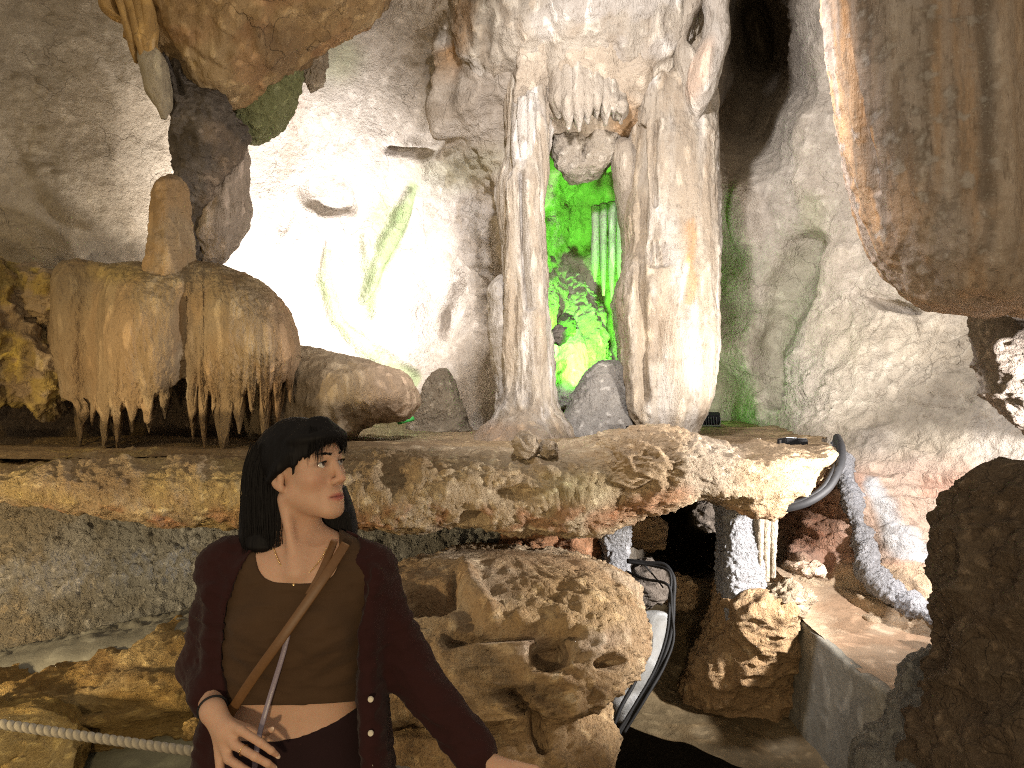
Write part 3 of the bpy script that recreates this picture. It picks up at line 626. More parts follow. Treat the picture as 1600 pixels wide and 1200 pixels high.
def bulge_tint(V, px, py):
    n = fbm(V, 3, 4, off=8); run = fbm(V*np.array([1, 1, .15]), 9, 3, off=5); n2 = fbm(V, 9, 3)
    return [((.52, .45, .35), .7+0*n), ((.36, .27, .18), .6*sm(.0, .25, run)), ((.17, .13, .09), .6*sm(.62, .85, ridge(V*np.array([1, 1, .12]), 10, 2, off=44)+.5*n2)), (OCH, .6*spot(px, py, 722, 40, 16, 55, .6, 6, n2)), (WHT, .5*sm(.02, .25, -n))]
o = loft('hanging_rock', [(-260,660,1130,4.47,.5),(-60,684,1110,4.5,.42),(20,694,1098,4.52,.38),(70,706,1085,4.54,.34),(110,728,1070,4.57,.28),(145,765,1052,4.6,.2),(175,805,1025,4.62,.14),(198,845,990,4.64,.07)], M['column'], nu=260, nv=200, disp=bulge_disp, tint=bulge_tint, cap=(0, .06)); tag(o, 'big bulging cream rock mass above the white drapery fan and both columns', 'hanging rock')
# draped cluster above the niche
cl = empty('drapery_cluster', P(910, 205, 4.35), 'white fan of drapery stalactites hanging over the green niche', 'drapery')
for k, (x, y0, y1, w, dd) in enumerate([(872,150,186,13,4.36),(886,152,203,14,4.33),(902,148,206,13,4.32),(917,152,194,12,4.33),(930,150,186,12,4.35),(944,158,196,10,4.37),(956,160,186,10,4.39),(968,168,192,9,4.41)]):
    loft('fold', [(y0-50,x-w-6+.2*(900-x),x+w+6+.2*(900-x),dd+.10,.10),(y0-10,x-w-2,x+w+2,dd+.04,.10),(y0+14,x-w,x+w,dd,.09),(y0*.35+y1*.65,x-w*.65+2,x+w*.55+2,dd-.01,.06),(y1,x+1,x+4,dd,.01)], M['column'], nu=40, nv=70, disp=lambda V, a, b: .016*fbm(V*np.array([1, 1, .25]), 16, 3)+.01*fbm(V, 6, 2), tint=lambda V, a, b: [(WHT, .25*sm(155, 185, b))], parent=cl)
o = loft('hanging_lobe', [(150,850,985,4.85,.2),(195,852,978,4.72,.18),(222,856,965,4.66,.16),(248,862,958,4.64,.14),(270,876,944,4.64,.11),(287,892,914,4.66,.04)], M['crust'], nu=150, nv=130, disp=lambda V, a, b: .05*fbm(V, 4, 4)+.02*ridge(V, 8, 3)-.04*linemask(a, b, [(918, 205), (910, 250)], 4, .8), tint=lambda V, a, b: [((.36, .33, .28), .6+0*a)], cap=(.15, .12))
tag(o, 'rounded grey stone lobe under the white drapery fan over the niche', 'stalactite')
# ================================================================== GREEN NICHE
for k, (x, y1, w) in enumerate([(930, 440, 6.5), (943, 462, 6), (956, 468, 6.5), (969, 455, 6)]):
    o = loft('straw_drapery', [(322-k*3,x-w,x+w,5.15,.05),(360,x-w*.9,x+w*.9,5.12,.045),(420,x-w*.85,x+w*.8,5.1,.04),(y1,x-1.5,x+1.5,5.1,.01)], M['column'], nu=26, nv=60, disp=lambda V, a, b: .006*fbm(V*np.array([1, 1, .2]), 14, 2), tint=lambda V, a, b: [(WHT, .9+0*a)])
    tag(o, ['leftmost and shortest of the four white straw stalactites in the green niche', 'second white straw stalactite from the left in the green niche', 'longest white straw stalactite in the green niche, third from the left', 'white straw stalactite closest to the broad column in the niche'][k], 'stalactite', 'white straw stalactites in the niche')
nt_ = lambda V, a, b: [((.50, .46, .38), .6+0*a)]
o = loft('flowstone_mound', [(425,892,908,5.62,.04),(450,880,922,5.6,.1),(490,868,940,5.56,.16),(540,856,952,5.52,.2),(600,848,965,5.5,.22),(670,840,975,5.48,.24)], M['crust'], nu=150, nv=150, disp=lambda V, a, b: .05*fbm(V, 4, 4)+.03*ridge(V*np.array([1, 1, .3]), 10, 3)+.02*billow(V, 18, 2), tint=nt_, cap=(.06, 0)); tag(o, 'mossy flowstone mound glowing green at the back of the niche', 'flowstone')
o = loft('stalagmite', [(505,884,896,5.3,.03),(528,870,912,5.28,.07),(552,862,918,5.26,.09),(580,858,918,5.25,.1),(610,857,910,5.24,.1),(640,856,895,5.22,.08)], M['column'], nu=90, nv=90, disp=lambda V, a, b: .04*fbm(V*np.array([1, 1, .4]), 6, 3)+.02*ridge(V, 8, 2), tint=lambda V, a, b: [(WHT, .8+0*a)], cap=(.08, .05)); tag(o, 'knobbly white stalagmite brightly lit green in the niche', 'stalagmite')
blob('rock', 884, 508, 15, 5.2, M['grey'], 'round grey stone perched above the lit stalagmite in the niche', 'stone', sz=1.1)
blob('rock', 874, 524, 13, 4.8, M['grey'], 'small dark stone beside the slender column in the niche', 'stone', sz=1.2)
o = loft('boulder', [(562,940,975,4.52,.05),(580,918,982,4.5,.09),(605,900,985,4.48,.12),(635,884,988,4.45,.14),(662,872,990,4.42,.16),(680,868,990,4.4,.18)], M['grey'], nu=120, nv=100, disp=lambda V, a, b: .03*fbm(V, 3, 4)+.01*billow(V, 12, 3), tint=lambda V, a, b: [((.44, .41, .36), .8+0*a)], pw=2.6, cap=(.12, .0)); tag(o, 'grey sloping boulder between the two stone columns', 'boulder')
o = loft('rock', [(575,684,694,5.0,.05),(592,668,706,4.98,.12),(620,654,720,4.95,.18),(650,640,732,4.92,.2),(672,632,738,4.9,.2)], M['crust'], nu=90, nv=90, disp=lambda V, a, b: .03*fbm(V, 4, 4)+.02*ridge(V, 7, 3), tint=lambda V, a, b: [((.30, .24, .16), .8+0*a)], cap=(.08, 0)); tag(o, 'brown wedge of rock at the foot of the lit back wall', 'boulder')
# ================================================================== UPPER LEFT
def och_disp(V, px, py): return .05*fbm(V, 2.2, 4, off=4)+.035*ridge(V*np.array([1, 1, .6]), 4, 4)+.014*billow(V, 12, 3)
o = loft('hanging_rock', [(-260,120,760,3.9,.6),(-100,180,680,3.95,.55),(-30,215,615,4.0,.5),(15,232,575,4.0,.48),(50,240,520,4.02,.42),(75,246,480,4.02,.38),(100,256,456,4.03,.32),(125,282,425,4.05,.26),(150,318,400,4.05,.18),(168,340,375,4.07,.08)], M['ochre'], nu=240, nv=240, disp=och_disp, tint=lambda V, a, b: [((.48, .36, .20), .55*spot(a, b, 320, 100, 70, 60, .6, 0, fbm(V, 5, 3))), (DK, .7*sm(.0, .25, fbm(V, 5, 3, off=3))*sm(330, 420, a)), (RUST, .25*sm(.05, .3, fbm(V, 3, 3, off=8))), (DK, .7*spot(a, b, 440, 85, 30, 45, .6, 0, fbm(V, 6, 2)))], cap=(0, .05)); tag(o, 'rugged ochre and rust rock mass hanging from the ceiling at upper left', 'hanging rock')
oc = empty('ochre_stalactite', P(245, 185, 3.7), 'ribbed ochre stalactite with a pale pointed tip at upper left', 'stalactite')
for x0, x1, y1, w in [(178, 196, 60, 10), (190, 212, 98, 10), (206, 226, 108, 11), (222, 234, 104, 11), (238, 236, 90, 9)]:
    loft('rib', [(-160,x0-w-30,x0+w-22,3.72,.07),(-20,x0-w-6,x0+w-2,3.7,.07),(30,(x0+x1)/2-w,(x0+x1)/2+w,3.7,.065),(y1-25,x1-w*.8,x1+w*.8,3.7,.05),(y1,x1-2,x1+3,3.7,.015)], M['ochre'], nu=40, nv=90, disp=lambda V, a, b: .014*fbm(V*np.array([1, 1, .2]), 12, 3), tint=lambda V, a, b: [((.55, .33, .10), .8+0*a)], parent=oc)
loft('tip', [(70,218,246,3.74,.07),(100,220,258,3.74,.08),(125,226,262,3.74,.08),(150,234,266,3.74,.07),(172,246,264,3.75,.04),(186,252,260,3.75,.012)], M['column'], nu=60, nv=80, disp=lambda V, a, b: .012*fbm(V, 8, 3), tint=lambda V, a, b: [((.52, .44, .28), .8+0*a)], cap=(.1, 0), parent=oc)
sp = empty('rock_spur', P(310, 400, 4.0), 'dark grey craggy rock spur running down from the ochre stalactite', 'rock formation')
loft('crag', [(56,242,268,3.95,.06),(85,250,288,3.95,.09),(115,252,300,3.96,.12),(145,262,330,3.98,.16),(175,266,360,4.0,.2),(205,272,384,4.02,.22),(230,278,384,4.04,.22),(262,284,366,4.06,.2),(300,290,350,4.08,.17),(345,294,334,4.1,.12),(385,296,322,4.12,.08),(410,300,316,4.12,.03)], M['grey'], nu=150, nv=240, disp=lambda V, a, b: .05*fbm(V, 3.5, 4)+.04*ridge(V*np.array([1, 1, .6]), 6, 4)+.012*billow(V, 16, 2)-.04*linemask(a, b, [(258, 62), (272, 100), (280, 140)], 5, .8), tint=lambda V, a, b: [(BLK, .5*sm(-.1, .2, fbm(V, 4, 3))), ((.42, .30, .20), .5*sm(.1, .3, fbm(V, 3, 3, off=4)))], cap=(.04, .04), parent=sp)
loft('pale_flank', [(222,368,386,4.15,.04),(255,348,388,4.14,.1),(300,326,386,4.12,.13),(345,312,386,4.12,.14),(378,314,372,4.12,.12),(405,318,352,4.13,.06),(415,325,340,4.14,.02)], M['column'], nu=110, nv=140, disp=lambda V, a, b: .025*fbm(V, 4, 4)+.02*ridge(V*np.array([1, 1, .5]), 9, 3), tint=lambda V, a, b: [((.58, .46, .38), .8+0*a)], cap=(.06, .05), parent=sp)
o = loft('algae_rock', [(98,436,468,4.3,.08),(115,412,470,4.28,.14),(140,388,464,4.27,.18),(165,368,456,4.28,.19),(190,362,444,4.3,.17),(210,366,428,4.33,.12),(226,380,410,4.36,.05)], M['mossy'], nu=120, nv=120, disp=lambda V, a, b: .03*fbm(V, 4, 4)+.02*billow(V, 14, 3), cap=(.08, .06)); tag(o, 'rounded rock coated in pale green algae above the lit back wall', 'rock formation')
o = loft('rock_lump', [(72,478,506,4.4,.06),(90,470,510,4.38,.1),(112,472,506,4.38,.1),(132,476,500,4.4,.07),(142,482,494,4.42,.03)], M['crust'], nu=80, nv=80, disp=lambda V, a, b: .03*fbm(V, 7, 4)+.02*ridge(V, 12, 3), cap=(.08, .06)); tag(o, 'small crusty knob of rock between the algae rock and the back wall', 'rock formation')
# ================================================================== FLOWSTONE CURTAIN
def flow_disp(V, px, py):
    t = sm(430, 640, py)
    d = .035*fbm(V*np.array([1, 1, .6]), 2.8, 3, off=6)+(.25+.75*t)*(.04*fbm(V*np.array([1, 1, .09]), 13, 3, off=3)+.018*ridge(V*np.array([1, 1, .1]), 26, 2, off=9))
    d += .010*billow(V, 24, 2)
    return d
def flow_tint(V, px, py):
    n = fbm(V, 3, 4, off=8); run = fbm(V*np.array([1, 1, .12]), 8, 3, off=5)
    return [((.40, .31, .17), .6*(1-sm(440, 520, py))), ((.44, .27, .14), .4*sm(.0, .25, run)), ((.34, .28, .20), .55*sm(.05, .3, n)), ((.46, .27, .15), .5*linemask(px, py, [(440, 480), (455, 560), (430, 620)], 26, .8, n)), (YEL, .5*spot(px, py, 180, 425, 50, 16, .7, 0, n)), (DK, .4*(1-sm(110, 160, px)))]
fs = empty('flowstone_curtain', P(280, 715, 3.75), 'brown flowstone curtain with fringed stalactites hanging over the ledge at left', 'flowstone')
tops = [(70,470),(78,430),(95,408),(125,404),(150,410),(170,412),(200,408),(232,412),(300,406),(345,412),(390,430),(425,452),(450,486),(464,525),(472,570)]
bots = [(70,545),(80,580),(95,622),(112,628),(119,640),(125,700),(131,640),(138,636),(144,668),(150,640),(157,652),(164,717),(171,652),(177,650),(183,712),(189,642),(197,636),(206,668),(214,640),(224,636),(233,670),(241,622),(250,616),(257,646),(264,606),(275,600),(284,590),(290,592),(296,610),(302,686),(308,612),(313,612),(319,700),(325,618),(331,618),(335,658),(339,622),(344,690),(349,718),(356,690),(364,640),(373,674),(380,622),(388,606),(394,655),(400,604),(407,606),(414,702),(421,618),(428,606),(434,668),(440,600),(448,594),(454,638),(460,584),(467,570),(472,556)]
def curtain_disp(V, px, py):
    t = sm(520, 660, py)
    d = .03*fbm(V*np.array([1, 1, .6]), 2.8, 3, off=6)+(.25+.75*t)*(.014*fbm(V*np.array([1, 1, .07]), 11, 3, off=3)+.010*ridge(V*np.array([1, 1, .08]), 22, 2, off=9))
    d += .007*billow(V*np.array([1, 1, .35]), 30, 3)
    d -= .025*linemask(px, py, [(150, 430), (140, 520), (135, 640)], 12, .95)+.02*linemask(px, py, [(290, 470), (285, 540), (286, 600)], 9, .95)
    d += .014*fbm(V*np.array([1, 1, .5]), 7, 3, off=91)
    return d
def curtain():
    xs = np.arange(70, 472.1, 1.1); nx, nv = len(xs), 230
    yt = np.interp(xs, *zip(*tops)); k = np.ones(9)/9; yt = np.convolve(np.pad(yt, 4, 'edge'), k, 'valid')
    yb = np.interp(xs, *zip(*bots)); base = np.interp(xs, [70, 110, 140, 245, 262, 286, 300, 420, 445, 472], [548, 632, 638, 638, 612, 592, 608, 608, 596, 554])
    f = lambda c, w: np.sqrt(np.maximum(0, 1-((xs-c)/w)**2))
    B = np.maximum.reduce([.05+0*xs, .16*f(112, 46), .33*f(228, 104), .37*f(380, 104)]); B = np.convolve(np.pad(B, 10, 'edge'), np.ones(21)/21, 'valid')
    D0 = 3.80-.05*f(228, 90)-.02*f(385, 95)
    t = np.linspace(0, 1, nv)[:, None]; py = yt+(yb-yt)*t; ta = (py-yt)/(base-yt)
    g = np.sqrt(np.clip(1-(1-np.clip(ta/.45, 0, 1))**2, 0, 1))*(1-.55*sm(.55, 1.25, ta))
    rnd = np.sqrt(np.clip((yb-py)/16., 0, 1)); top = np.sqrt(np.clip((py-yt)/10., 0, 1))
    edge = np.sqrt(np.clip(np.minimum(xs-70, 472-xs)/14., 0, 1))
    front = D0-B*g*edge-.035*rnd; back = np.minimum(D0+.02+.10*top*edge*(1-sm(.7, 1.0, ta)), 9)
    back = np.maximum(back, front+.002+.06*rnd*top); back = np.where(ta > .9, front+.002+.075*rnd, back)
    X = np.broadcast_to(xs, py.shape)
    def xyz(Dd): return np.stack([(X-800)/F*Dd, Dd, CZ+(600-py)/F*Dd], -1)
    A = xyz(front); N = grid_normals(A, False); N = np.where(N[..., 1:2] > 0, -N, N)
    V = A.reshape(-1, 3); q, r = X.ravel(), py.ravel()
    dd = curtain_disp(V, q, r); dd = (dd-np.median(dd))*np.minimum(1, (rnd*1.2)).ravel()
    V = V+N.reshape(-1, 3)*dd[:, None]; W_ = xyz(np.maximum(back, V[:, 1].reshape(py.shape)+.001)).reshape(-1, 3)
    i = np.arange(nv-1)[:, None]*nx; j = np.arange(nx-1)[None]; Q = np.stack([i+j, i+nx+j, i+nx+j+1, i+j+1], -1).reshape(-1, 4); n = len(V)
    ring = np.concatenate([np.arange(nx), np.arange(1, nv)*nx+nx-1, (nv-1)*nx+np.arange(nx-2, -1, -1), np.arange(nv-2, 0, -1)*nx]); r2 = np.roll(ring, -1)
    V = np.vstack([V, W_]); me = mesh_np('curtain', V, np.vstack([Q, Q[:, ::-1]+n, np.stack([ring, r2, r2+n, ring+n], 1)]))
    px, pz = proj(V); paint(me, V, flow_tint(V, px, pz)); o = put('curtain', me, M['flow']); o.parent = fs; o.location = [-a for a in fs.location]
curtain()
for x, y0, y1, w, dd in [(125,640,704,9,3.85),(164,650,718,9,3.74),(183,655,715,8,3.73),(206,630,676,9,3.66),(233,632,676,10,3.62),(257,605,654,10,3.62),(302,610,686,10,3.66),(319,620,700,9,3.64),(348,615,718,16,3.62),(373,625,678,10,3.60),(414,625,702,11,3.62),(434,610,674,10,3.66)]:
    loft('stalactite', [(y0-30,x-w,x+w,dd+.03,w*dd/F*.9),(y0+12,x-w*.95,x+w*.9,dd+.01,w*dd/F*.9),(y0*.45+y1*.55,x-w*.6,x+w*.5,dd,w*dd/F*.6),(y1,x-1,x+1.5,dd-.01,.003)], M['flow'], nu=36, nv=56, disp=lambda V, a, b: .012*fbm(V*np.array([1, 1, .15]), 22, 3), tint=flow_tint, parent=fs)
o = loft('stalagmite', [(272,254,284,3.72,.07),(290,246,290,3.7,.1),(325,240,293,3.68,.11),(370,236,297,3.67,.12),(420,232,302,3.66,.13),(470,228,306,3.62,.14),(515,230,305,3.61,.12),(555,238,298,3.63,.06),(585,252,286,3.66,.02)], M['flow'], nu=120, nv=240, disp=lambda V, a, b: .02*fbm(V, 4, 3)+.018*fbm(V*np.array([1, 1, .2]), 14, 3)+.008*ridge(V, 16, 3), tint=lambda V, a, b: [((.50, .30, .13), .6*sm(-.2, .2, fbm(V, 5, 2)))], cap=(.07, .06)); tag(o, 'brown stalagmite standing up from the top of the flowstone curtain', 'stalagmite')
for k, (x, y, w, h, dd, lab) in enumerate([(20, 470, 60, 60, 3.85, 'topmost yellow crusted lump at the left edge of the cave'), (30, 560, 55, 70, 3.8, 'large yellow brown lump below the topmost yellow crust at the left edge'), (92, 470, 26, 46, 3.85, 'narrow yellow crusted lump touching the flowstone curtain'), (75, 590, 32, 60, 3.8, 'drooping yellow lump with small drips left of the flowstone curtain'), (-40, 520, 70, 140, 3.7, 'mossy yellow bulge cut by the left edge of the picture')]):
    o = loft('yellow_lump', [(y-h,x-w*.4,x+w*.4,dd,.08),(y-h*.5,x-w*.9,x+w*.9,dd,.14),(y,x-w,x+w,dd,.17),(y+h*.5,x-w*.85,x+w*.8,dd,.14),(y+h*.9,x-w*.5,x+w*.4,dd,.08),(y+h*1.1,x-w*.2,x+w*.15,dd,.02)], M['flow'], nu=110, nv=120, disp=lambda V, a, b: .05*fbm(V, 5, 4)+.035*ridge(V, 9, 4)+.012*billow(V, 22, 2), tint=lambda V, a, b: [(YEL, .8*sm(-.1, .15, fbm(V, 6, 3, off=4))), (DK, .6*sm(.1, .3, fbm(V, 5, 3, off=14)))], cap=(.08, .06)); tag(o, lab, 'rock formation')
# slope of pale rock right of the curtain
def slope_disp(V, px, py):
    f = sm(590, 660, py)*(1-sm(560, 620, px)); n0 = fbm(V, 7, 2)
    return .03*fbm(V, 3, 4)+.014*ridge(V, 8, 3)+f*(.035*fbm(V*np.array([1, 1, .2]), 15, 2)+.03*(worley(V*np.array([1, 1, .6]), 14)-.5))
o = loft('rock_slope', [(400,535,705,4.15,.2),(440,538,705,4.1,.25),(480,545,702,4.08,.28),(520,550,698,4.06,.3),(545,556,690,4.05,.3),(570,561,668,4.05,.29),(600,572,662,4.05,.27),(635,590,657,4.06,.2),(658,612,645,4.08,.1)], M['flow'], True, nu=150, nv=240, disp=slope_disp, tint=lambda V, a, b: [((.48, .38, .25), .75+0*a), ((.40, .27, .18), .6*sm(540, 600, a))], cap=(0, .08)); tag(o, 'pale brown rounded rock sloping from the flowstone to the ledge', 'rock formation')
# the void under the curtain is closed further down by an added blocker
# ================================================================== HANGING ROCK AND BOULDER AT THE RIGHT
def hang_disp(V, px, py): return .035*fbm(V*np.array([1, 1, .35]), 2.6, 4, off=3)+.014*fbm(V*np.array([1, 1, .05]), 9, 3, off=1)+.006*ridge(V, 9, 4)+.005*ridge(V*np.array([1, 1, .25]), 16, 3)+.005*billow(V*np.array([1, 1, .5]), 30, 3)-.03*linemask(px, py, [(1318, -10), (1326, 60), (1335, 130), (1348, 200), (1366, 300)], 5, .9)
def hang_tint(V, px, py):
    run = fbm(V*np.array([1, 1, .05]), 9, 3, off=15); n = fbm(V, 5, 4, off=3); n2 = fbm(V, 16, 3)
    return [((.62, .34, .14), .85*(1-sm(1345, 1375, px-.10*py))), ((.46, .40, .35), .75*sm(-.02, .12, run)), ((.52, .34, .20), .7*sm(.02, .16, -run)), ((.24, .18, .13), .6*sm(.12, .2, fbm(V*np.array([1, 1, .04]), 22, 3, off=7))), (BLK, .4*sm(.16, .34, n2+.5*run)), (WHT, .5*sm(.3, .42, n2)), (BLK, .6*linemask(px, py, [(1535, 0), (1545, 150), (1540, 300)], 14, .8, n2, 1.)), ((.46, .35, .25), .6*sm(1545, 1570, px)), ((.42, .30, .20), .5*sm(350, 470, py))]  # first layer: orange rim light painted down the left edge
hr = empty('hanging_rock', P(1560, 500, 2.6), 'huge brown streaked rock hanging down at the upper right edge', 'hanging rock')
loft('lobe', [(-300,1270,1600,2.7,.3),(-100,1292,1580,2.68,.3),(0,1302,1575,2.66,.3),(70,1309,1574,2.65,.3),(140,1317,1575,2.64,.3),(220,1329,1578,2.63,.3),(290,1343,1582,2.62,.3),(350,1364,1588,2.61,.29),(400,1388,1596,2.6,.27),(440,1415,1604,2.6,.24),(470,1446,1608,2.6,.19),(490,1480,1600,2.62,.1),(499,1510,1570,2.64,.03)], M['hang'], nu=260, nv=360, disp=hang_disp, tint=hang_tint, cap=(0, .04), parent=hr)
loft('lobe', [(-300,1540,1990,2.6,.35),(0,1543,1960,2.56,.35),(200,1546,1940,2.54,.35),(300,1550,1920,2.53,.34),(380,1556,1900,2.52,.32),(440,1566,1880,2.52,.28),(480,1585,1850,2.54,.2),(505,1610,1800,2.58,.08),(512,1660,1750,2.6,.02)], M['hang'], nu=160, nv=260, disp=hang_disp, tint=hang_tint, cap=(0, .04), parent=hr)
o = loft('rock_pillar', [(440,1505,1760,2.95,.2),(490,1518,1760,2.93,.22),(530,1532,1760,2.92,.23),(570,1548,1760,2.91,.23),(610,1562,1750,2.9,.22),(640,1575,1740,2.9,.2),(665,1596,1720,2.92,.14),(690,1640,1690,2.95,.05)], M['grey'], nu=140, nv=150, disp=lambda V, a, b: .04*fbm(V, 3, 4)+.03*ridge(V, 7, 4)+.01*billow(V, 20, 2), tint=lambda V, a, b: [((.44, .37, .30), .8*(1-sm(1545, 1590, a-.35*(b-500)))), ((.30, .24, .19), .6*sm(-.1, .2, fbm(V, 4, 3)))], cap=(0, .06)); tag(o, 'craggy grey rock hanging just below the huge brown rock', 'hanging rock')
o = loft('boulder', [(718,1610,1800,1.98,.1),(732,1580,1850,1.96,.2),(750,1558,1900,1.94,.28),(790,1540,1950,1.92,.34),(840,1526,1980,1.9,.37),(880,1512,2000,1.9,.38),(930,1512,2000,1.9,.38),(1000,1500,2000,1.9,.39),(1060,1502,2000,1.9,.4),(1110,1500,2000,1.88,.42),(1150,1496,2000,1.86,.45),(1200,1490,2000,1.84,.5),(1300,1480,2000,1.8,.55),(1600,1460,2050,1.8,.6)], M['dark'], nu=220, nv=300, disp=lambda V, a, b: .05*fbm(V, 2.6, 4)+.04*ridge(V, 5, 4)+.014*billow(V, 17, 3), tint=lambda V, a, b: [((.20, .15, .10), .5*sm(.1, .3, fbm(V, 5, 3)))], cap=(.03, 0)); tag(o, 'large dark brown boulder in shade at the lower right edge', 'boulder')
o = loft('boulder', [(1015,1470,1530,2.25,.06),(1045,1440,1560,2.22,.16),(1085,1425,1570,2.2,.2),(1120,1420,1580,2.18,.22),(1160,1408,1590,2.15,.25),(1220,1375,1600,2.1,.3),(1400,1330,1600,2.1,.34)], M['cement'], nu=130, nv=150, disp=lambda V, a, b: .035*fbm(V, 3, 4)+.025*ridge(V, 6, 4)+.008*billow(V, 20, 2), tint=lambda V, a, b: [((.30, .27, .21), .7*sm(1120, 1180, b)), ((.42, .42, .40), .6+0*a)], cap=(.06, 0)); tag(o, 'grey rough boulder leaning against the dark boulder at lower right', 'boulder')
# ================================================================== LOWER CAVE
# rough cement wall under the ledge
cw = [(-420,760,3.2),(-420,1080,2.9),(0,760,3.22),(0,1040,2.98),(200,770,3.25),(200,1000,3.05),(400,780,3.28),(400,970,3.12),(600,780,3.3),(600,960,3.2),(800,790,3.34),(830,880,3.3),(900,800,3.5),(900,950,3.5),(0,900,3.1),(300,880,3.16)]
def cw_disp(V, px, py): return .035*fbm(V, 2.4, 4)+.022*fbm(V, 11, 4)+.028*(.5-worley(V, 26))+.012*billow(V, 40, 2)
o = relief('cement_wall', cw, -420, 850, 765, 1060, 2.6, M['cement'], cw_disp, lambda V, a, b: [((.34, .25, .14), .75*(1-sm(60, 200, a+30*fbm(V, 3, 3)))), ((.46, .45, .42), .6*sm(180, 380, a)), ((.26, .27, .20), .6*sm(975, 1010, b+.12*a-30)), ((.20, .17, .12), .55*sm(.05, .25, fbm(V, 5, 4, off=3))), ((.50, .50, .50), .45*sm(.08, .25, fbm(V, 4, 4, off=13)))], c=80.)
tag(o, 'rough grey cement wall under the ledge at the left', 'wall'); rebase(o)
o = loft('cement_lip', [(-420,1050,1120,2.85,.2),(-100,1040,1090,2.86,.2),(0,1026,1074,2.87,.2),(60,1012,1056,2.88,.2),(150,990,1034,2.9,.2),(230,975,1010,2.92,.2),(300,958,992,2.94,.2),(420,935,975,2.98,.2),(560,915,950,3.0,.2)], M['smooth'], True, nu=90, nv=200, disp=lambda V, a, b: .012*fbm(V, 4, 3)+.02*sm(12, -8, b-(1022-.19*a))*ridge(V, 14, 3), tint=lambda V, a, b: [((.20, .20, .17), .6+0*a)]); tag(o, 'smooth grey green cement kerb sloping up under the rough cement wall', 'cement kerb')
def yl_disp(V, px, py):
    w = V[:, 2]-.12*V[:, 0]+.03*fbm(V, 2, 3)
    return .05*fbm(V*np.array([.6, .6, 2]), 3, 4)+.04*ridge(V*np.array([.45, .45, 2.4]), 5, 4)+.016*np.sin(w*90)+.012*billow(V, 18, 2)
yl_t = lambda V, a, b: [((.54, .42, .22), .6*sm(-.05, .2, fbm(V*np.array([.5, .5, 2]), 5, 3))), (DK, .5*sm(.1, .3, fbm(V*np.array([.4, .4, 3]), 5, 3, off=5))), ((.30, .20, .06), .7*sm(1080, 1120, b+.15*a-20))]
o = loft('layered_rock', [(-420,1110,1280,2.6,.3),(-100,1085,1210,2.62,.3),(0,1066,1165,2.65,.32),(60,1050,1152,2.66,.33),(150,1026,1138,2.68,.34),(230,1004,1130,2.7,.34),(300,985,1126,2.72,.34),(400,962,1150,2.74,.34),(520,940,1170,2.76,.34),(640,935,1200,2.8,.3)], M['yellow'], True, nu=200, nv=420, disp=yl_disp, tint=yl_t); tag(o, 'yellow layered rock outcrop under the cement kerb at lower left', 'rock formation')
o = loft('rock_mound', [(1116,-60,20,2.2,.08),(1128,-120,60,2.18,.16),(1150,-180,96,2.16,.24),(1180,-220,110,2.14,.3),(1240,-260,90,2.1,.34),(1400,-300,80,2.1,.36)], M['yellow'], nu=130, nv=110, disp=lambda V, a, b: .04*fbm(V, 4, 4)+.02*ridge(V, 8, 3), tint=lambda V, a, b: [((.48, .33, .09), .6+0*a)], cap=(.06, 0)); tag(o, 'ochre mound of rock behind the rope at the lower left corner', 'rock formation')
blob('stone', 304, 1140, 17, 2.3, M['yellow'], 'small rounded pale stone lying beside the cardigan sleeve', 'stone')
# ground
gr = [(-420,1150,2.5),(-420,1500,1.9),(0,1160,2.45),(0,1500,1.9),(300,1135,2.45),(300,1400,2.0),(600,1130,2.5),(600,1400,2.0),(800,1180,2.45),(860,1500,2.0),(850,1300,2.3)]
o = relief('ground', gr, -420, 860, 1120, 1500, 7, M['smooth'], lambda V, a, b: .02*fbm(V, 2.5, 3), lambda V, a, b: [((.20, .20, .12), .7+0*a), ((.30, .32, .27), .6*spot(a, b, 625, 1160, 50, 40, .6))], c=60.); o['kind'] = 'structure'
sheet('pit_floor', -1.2, 1.6, 2.0, 3.9, -3.2, .1, M['mud'], 60)
def shaft():
    n, m = 160, 60
    t = np.linspace(0, 2*np.pi, n, endpoint=False); zz = np.linspace(-3.3, .05, m)
    c, s = np.cos(t), np.sin(t); X = .28+1.0*np.sign(c)*np.abs(c)**.5; Y = 2.93+.68*np.sign(s)*np.abs(s)**.5
    V = np.stack([np.tile(X, m), np.tile(Y, m), np.repeat(zz, n)], 1); V[:, :2] += .05*fbm(V, 3, 4)[:, None]
    i = np.arange(m-1)[:, None]*n; j = np.arange(n)[None]; j2 = (j+1) % n
    M['pit_shade'] = rock('pit_shade_black', [(.006, .005, .004), (.012, .009, .007), (.02, .016, .012)], 1.5, 1., speck=.2, crisp=.3, rough=.6)  # near-black colour puts the pit's shade into the stone
    o = put('added_pit_wall', mesh_np('added_pit_wall', V, np.stack([i+j, i+j2, i+n+j2, i+n+j], -1).reshape(-1, 4)), M['pit_shade']); o['kind'] = 'structure'  # walls added to keep stray light out of the pit
shaft()
